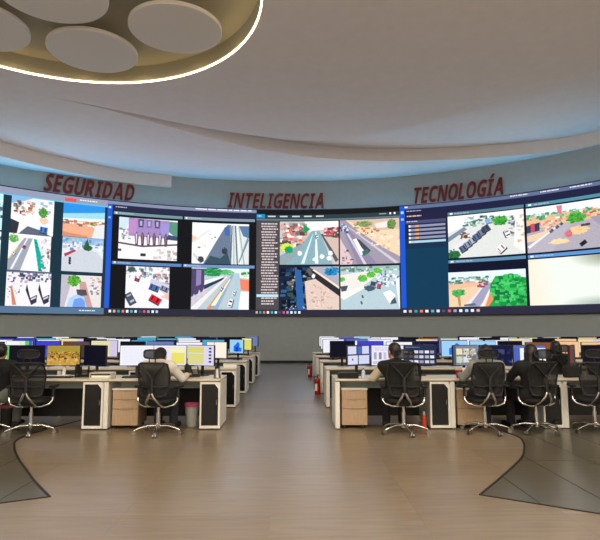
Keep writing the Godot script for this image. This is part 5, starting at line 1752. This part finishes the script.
func seats() -> void:
	var ch := make_chair()
	var zc := 8.12
	var list := [[35.0, zc, 0.12, "empty black mesh office chair between the person in black and the tray"], [160.0, zc - 0.03, -0.15, "black mesh office chair under the person in white"], [403.0, zc - 0.03, -0.12, "black mesh office chair under the person in a dark vest"], [484.0, zc + 0.02, 0.0, "black mesh office chair under the person in grey"], [535.5, zc + 0.02, 0.2, "black mesh office chair under the person with long black hair"], [594.0, zc + 0.02, -0.2, "black mesh office chair at the third front desk, extinguisher side"], [-8.0, zc + 0.12, 0.1, "black mesh office chair under the person in a black short-sleeved top"], [557.0, 10.35, 0.1, "black mesh office chair under the person in the second row"], [598.0, 10.3, -0.1, "black mesh office chair at a second-row desk beside the seated person"]]
	for k in list.size():
		var q: Array = list[k]
		var at := P(fx(q[0], q[1]), 0.0, q[1])
		if k == 0:
			add_made(ch, at, q[2], q[3], "chair", "black mesh office chairs")
		else:
			copy(ch, at, q[2], q[3])
	var black := mat(Color(0.045, 0.043, 0.05), 0.9)
	var navy := mat(Color(0.10, 0.11, 0.15), 0.9)
	var jeans := mat(Color(0.12, 0.14, 0.18), 0.9)
	var moss := mat(Color(0.36, 0.38, 0.35), 0.9)
	var white := mat(Color(0.84, 0.82, 0.78), 0.85)
	var cream := mat(Color(0.80, 0.77, 0.66), 0.85)
	var grey := mat(Color(0.55, 0.56, 0.55), 0.9)
	person(P(fx(-2, 8.12), 0, 8.26), 0.1, "seated person in a black short-sleeved top and grey trousers", {"shirt": black, "trousers": moss, "bare": true, "long": false, "bun": true, "head": Vector3(0, 0.01, 0.02), "right": Vector3(0.2, 0.80, -0.40)})
	person(P(fx(158, 8.1), 0, 8.12), -0.15, "seated person with dark hair in a white long-sleeved shirt", {"shirt": white, "trousers": jeans, "head": Vector3(0.0, -0.06, -0.01), "nod": -0.25, "right": Vector3(0.30, 0.80, -0.42), "lean": 0.08})
	person(P(fx(396, 8.1), 0, 8.12), -0.1, "seated person in a dark vest over cream sleeves", {"shirt": black, "vest": cream, "trousers": black, "head": Vector3(-0.02, 0.02, -0.02), "head_turn": 0.6, "left": Vector3(-0.30, 0.80, -0.40), "hair": mat(Color(0.10, 0.06, 0.045), 0.5), "lean": 0.04})
	person(P(fx(487, 8.12), 0, 8.15), 0.0, "seated person in light grey at the desk with the red cup", {"shirt": grey, "trousers": jeans, "head": Vector3(0, -0.01, 0.0), "left": Vector3(-0.26, 0.80, -0.40), "right": Vector3(0.26, 0.80, -0.40)})
	person(P(fx(531, 8.12), 0, 8.13), 0.15, "seated person in black with long black hair", {"shirt": black, "trousers": black, "long": true, "head": Vector3(0, 0.0, 0.02)})
	person(P(fx(557, 10.35), 0, 10.36), 0.1, "seated person in a dark patterned shirt at a second-row desk", {"shirt": grained(Color(0.04, 0.05, 0.07), Color(0.16, 0.18, 0.24), 0.9, Vector3(4, 4, 4), 0.06, 31), "trousers": navy, "long": true})

func small_things() -> void:
	var y := 0.745
	var z: float = ROWS[0]
	bin(P(fx(10.5, 8.65), 0, 8.66), "dark waste bin with pink liner beside the empty chair", M.dark_bin, 1.3)
	bin(P(fx(193.5, 8.75), 0, 8.72), "pale grey waste bin with pink liner beside the aisle-end cabinet", M.bin)
	extinguisher(P(fx(310, 17.3), 0, 17.3), "red fire extinguisher on the floor by the fifth desk row")
	extinguisher(P(fx(317.5, 12.75), 0, 12.75), "red fire extinguisher with white label by the third desk row")
	phone(P(fx(83, z + 0.4), y, z + 0.42), 0.35, "black desk phone beside the document tray")
	phone(P(fx(192, z + 0.4), y, z + 0.45), 0.35, "black desk phone below the icon monitor")
	for q in [[60.0, "black keyboard below the ochre monitor"], [138.0, "black keyboard in front of the pale document monitor"], [385.0, "black keyboard in front of the page of grey bars"], [495.0, "black keyboard in front of the person in grey"], [30.0, "black keyboard behind the empty chair"]]:
		keyboard(P(fx(q[0], z + 0.3), y, z + 0.3), q[1])
	# document tray
	var t := thing("document_tray", "beige document tray lying on the front desk row", "tray", P(fx(104, z + 0.2), y, z + 0.2))
	bpart("tray_base", Vector3(0, 0.01, 0), Vector3(0.33, 0.02, 0.24), M.top, t, 0.004)
	bpart("side", Vector3(-0.16, 0.045, 0), Vector3(0.012, 0.07, 0.24), M.top, t, 0.003)
	bpart("side", Vector3(0.16, 0.045, 0), Vector3(0.012, 0.07, 0.24), M.top, t, 0.003)
	bpart("upper_shelf", Vector3(0, 0.085, 0), Vector3(0.33, 0.012, 0.24), M.top, t, 0.003)
	bpart("paper_stack", Vector3(0.0, 0.035, 0), Vector3(0.28, 0.03, 0.21), M.paper, t, 0.002)
	# steel flask
	t = thing("steel_flask", "conical steel flask on the aisle-end desk, front row", "flask", P(fx(217.5, z + 0.2), y, z + 0.2))
	var st := ms()
	lathe(st, [Vector2(0, 0), Vector2(0.055, 0), Vector2(0.058, 0.01), Vector2(0.036, 0.13), Vector2(0.034, 0.15), Vector2(0, 0.15)], 20)
	part("body", done(st), M.steel, t)
	st = ms()
	lathe(st, [Vector2(0, 0.15), Vector2(0.037, 0.15), Vector2(0.037, 0.175), Vector2(0.02, 0.185), Vector2(0, 0.185)], 20)
	part("lid", done(st), M.black, t)
	# red cup and the sheet of paper leaning by it
	t = thing("red_cup", "red cup on the front row beside the person in grey", "cup", P(fx(459.5, z + 0.25), y, z + 0.25))
	st = ms()
	lathe(st, [Vector2(0, 0), Vector2(0.042, 0), Vector2(0.056, 0.125), Vector2(0.052, 0.125), Vector2(0.04, 0.008), Vector2(0, 0.008)], 20)
	part("cup_body", done(st), M.paint_red, t)
	st = ms()
	lathe(st, [Vector2(0.053, 0.121), Vector2(0.058, 0.121), Vector2(0.058, 0.128), Vector2(0.053, 0.128)], 20)
	part("rim", done(st), M.paper, t)
	t = thing("paper_holder", "white sheet leaning in a holder beside the red cup", "paper", P(fx(467.5, z + 0.28), y, z + 0.28))
	var sh := bpart("sheet", Vector3(0, 0.075, 0), Vector3(0.13, 0.15, 0.004), M.paper, t)
	sh.rotation.x = -0.2
	bpart("holder_foot", Vector3(0, 0.006, -0.01), Vector3(0.13, 0.012, 0.06), M.black, t, 0.003)
	# black cases
	t = thing("black_case", "black upright case on the third front desk, extinguisher side", "case", P(fx(573, z + 0.25), y, z + 0.25), 0.1)
	bpart("shell", Vector3(0, 0.095, 0), Vector3(0.26, 0.19, 0.1), M.soft, t, 0.02)
	st = ms()
	tube(st, [Vector3(-0.05, 0.188, 0), Vector3(-0.045, 0.21, 0), Vector3(0.045, 0.21, 0), Vector3(0.05, 0.188, 0)], 0.007, 6)
	part("handle", done(st), M.black, t)
	t = thing("black_folder", "low black folder box at the aisle end of the front row", "folder", P(fx(348, z + 0.2), y, z + 0.2), 0.05)
	bpart("box", Vector3(0, 0.04, 0), Vector3(0.30, 0.08, 0.22), M.soft, t, 0.008)
	bpart("flap", Vector3(0, 0.083, 0.0), Vector3(0.30, 0.006, 0.22), M.black, t, 0.002)
	t = thing("water_bottle", "small clear water bottle beside the low black folder box", "bottle", P(fx(363.5, z + 0.12), y, z + 0.12))
	st = ms()
	lathe(st, [Vector2(0, 0), Vector2(0.028, 0), Vector2(0.03, 0.01), Vector2(0.03, 0.1), Vector2(0.012, 0.13), Vector2(0.012, 0.14), Vector2(0, 0.14)], 16)
	part("body", done(st), mat(Color(0.72, 0.78, 0.86), 0.15), t)
	st = ms()
	lathe(st, [Vector2(0, 0.14), Vector2(0.014, 0.14), Vector2(0.014, 0.156), Vector2(0, 0.156)], 12)
	part("cap", done(st), mat(Color(0.2, 0.3, 0.7), 0.4), t)
	t = thing("orange_bottle", "orange bottle with pale top on the floor beside a cabinet", "bottle", P(fx(425, 8.3), 0, 8.42))
	st = ms()
	lathe(st, [Vector2(0, 0), Vector2(0.036, 0), Vector2(0.038, 0.008), Vector2(0.038, 0.17), Vector2(0.018, 0.2), Vector2(0, 0.2)], 18)
	part("body", done(st), mat(Color(0.72, 0.24, 0.10), 0.35), t)
	st = ms()
	lathe(st, [Vector2(0, 0.2), Vector2(0.02, 0.2), Vector2(0.02, 0.25), Vector2(0.01, 0.262), Vector2(0, 0.262)], 14)
	part("cap", done(st), M.bin, t)
	t = thing("paper_cups", "small white cups stacked beside the black upright case", "cup", P(fx(586, z + 0.2), y, z + 0.2))
	st = ms()
	lathe(st, [Vector2(0, 0), Vector2(0.03, 0), Vector2(0.038, 0.07), Vector2(0.04, 0.07), Vector2(0.04, 0.1), Vector2(0.036, 0.1), Vector2(0.03, 0.03), Vector2(0, 0.03)], 16)
	part("stack", done(st), M.paper, t)
	t = thing("white_box", "white carton on the second-row desk at the aisle", "box", P(fx(231, 11.0), y, 10.95))
	bpart("carton", Vector3(0, 0.03, 0), Vector3(0.26, 0.06, 0.2), M.paper, t, 0.004)
	bpart("carton_lid", Vector3(0, 0.064, 0), Vector3(0.268, 0.014, 0.208), M.white, t, 0.003)

func _ready() -> void:
	cameras_and_light()
	materials()
	M.diffuser = lamp_mat(Color(1.0, 0.92, 0.82), 2.0)
	M.led = lamp_mat(Color(1.0, 0.88, 0.66), 8.0)
	M.added_blue_glow = lamp_mat(Color(0.3, 0.65, 1.0), 1.5)  # glow of the strip added on the video wall frame
	rng.seed = 1
	desk_pictures()
	ceiling_lamps()
	shell()
	video_wall()
	lettering()
	recess()
	desks()
	monitors()
	seats()
	small_things()
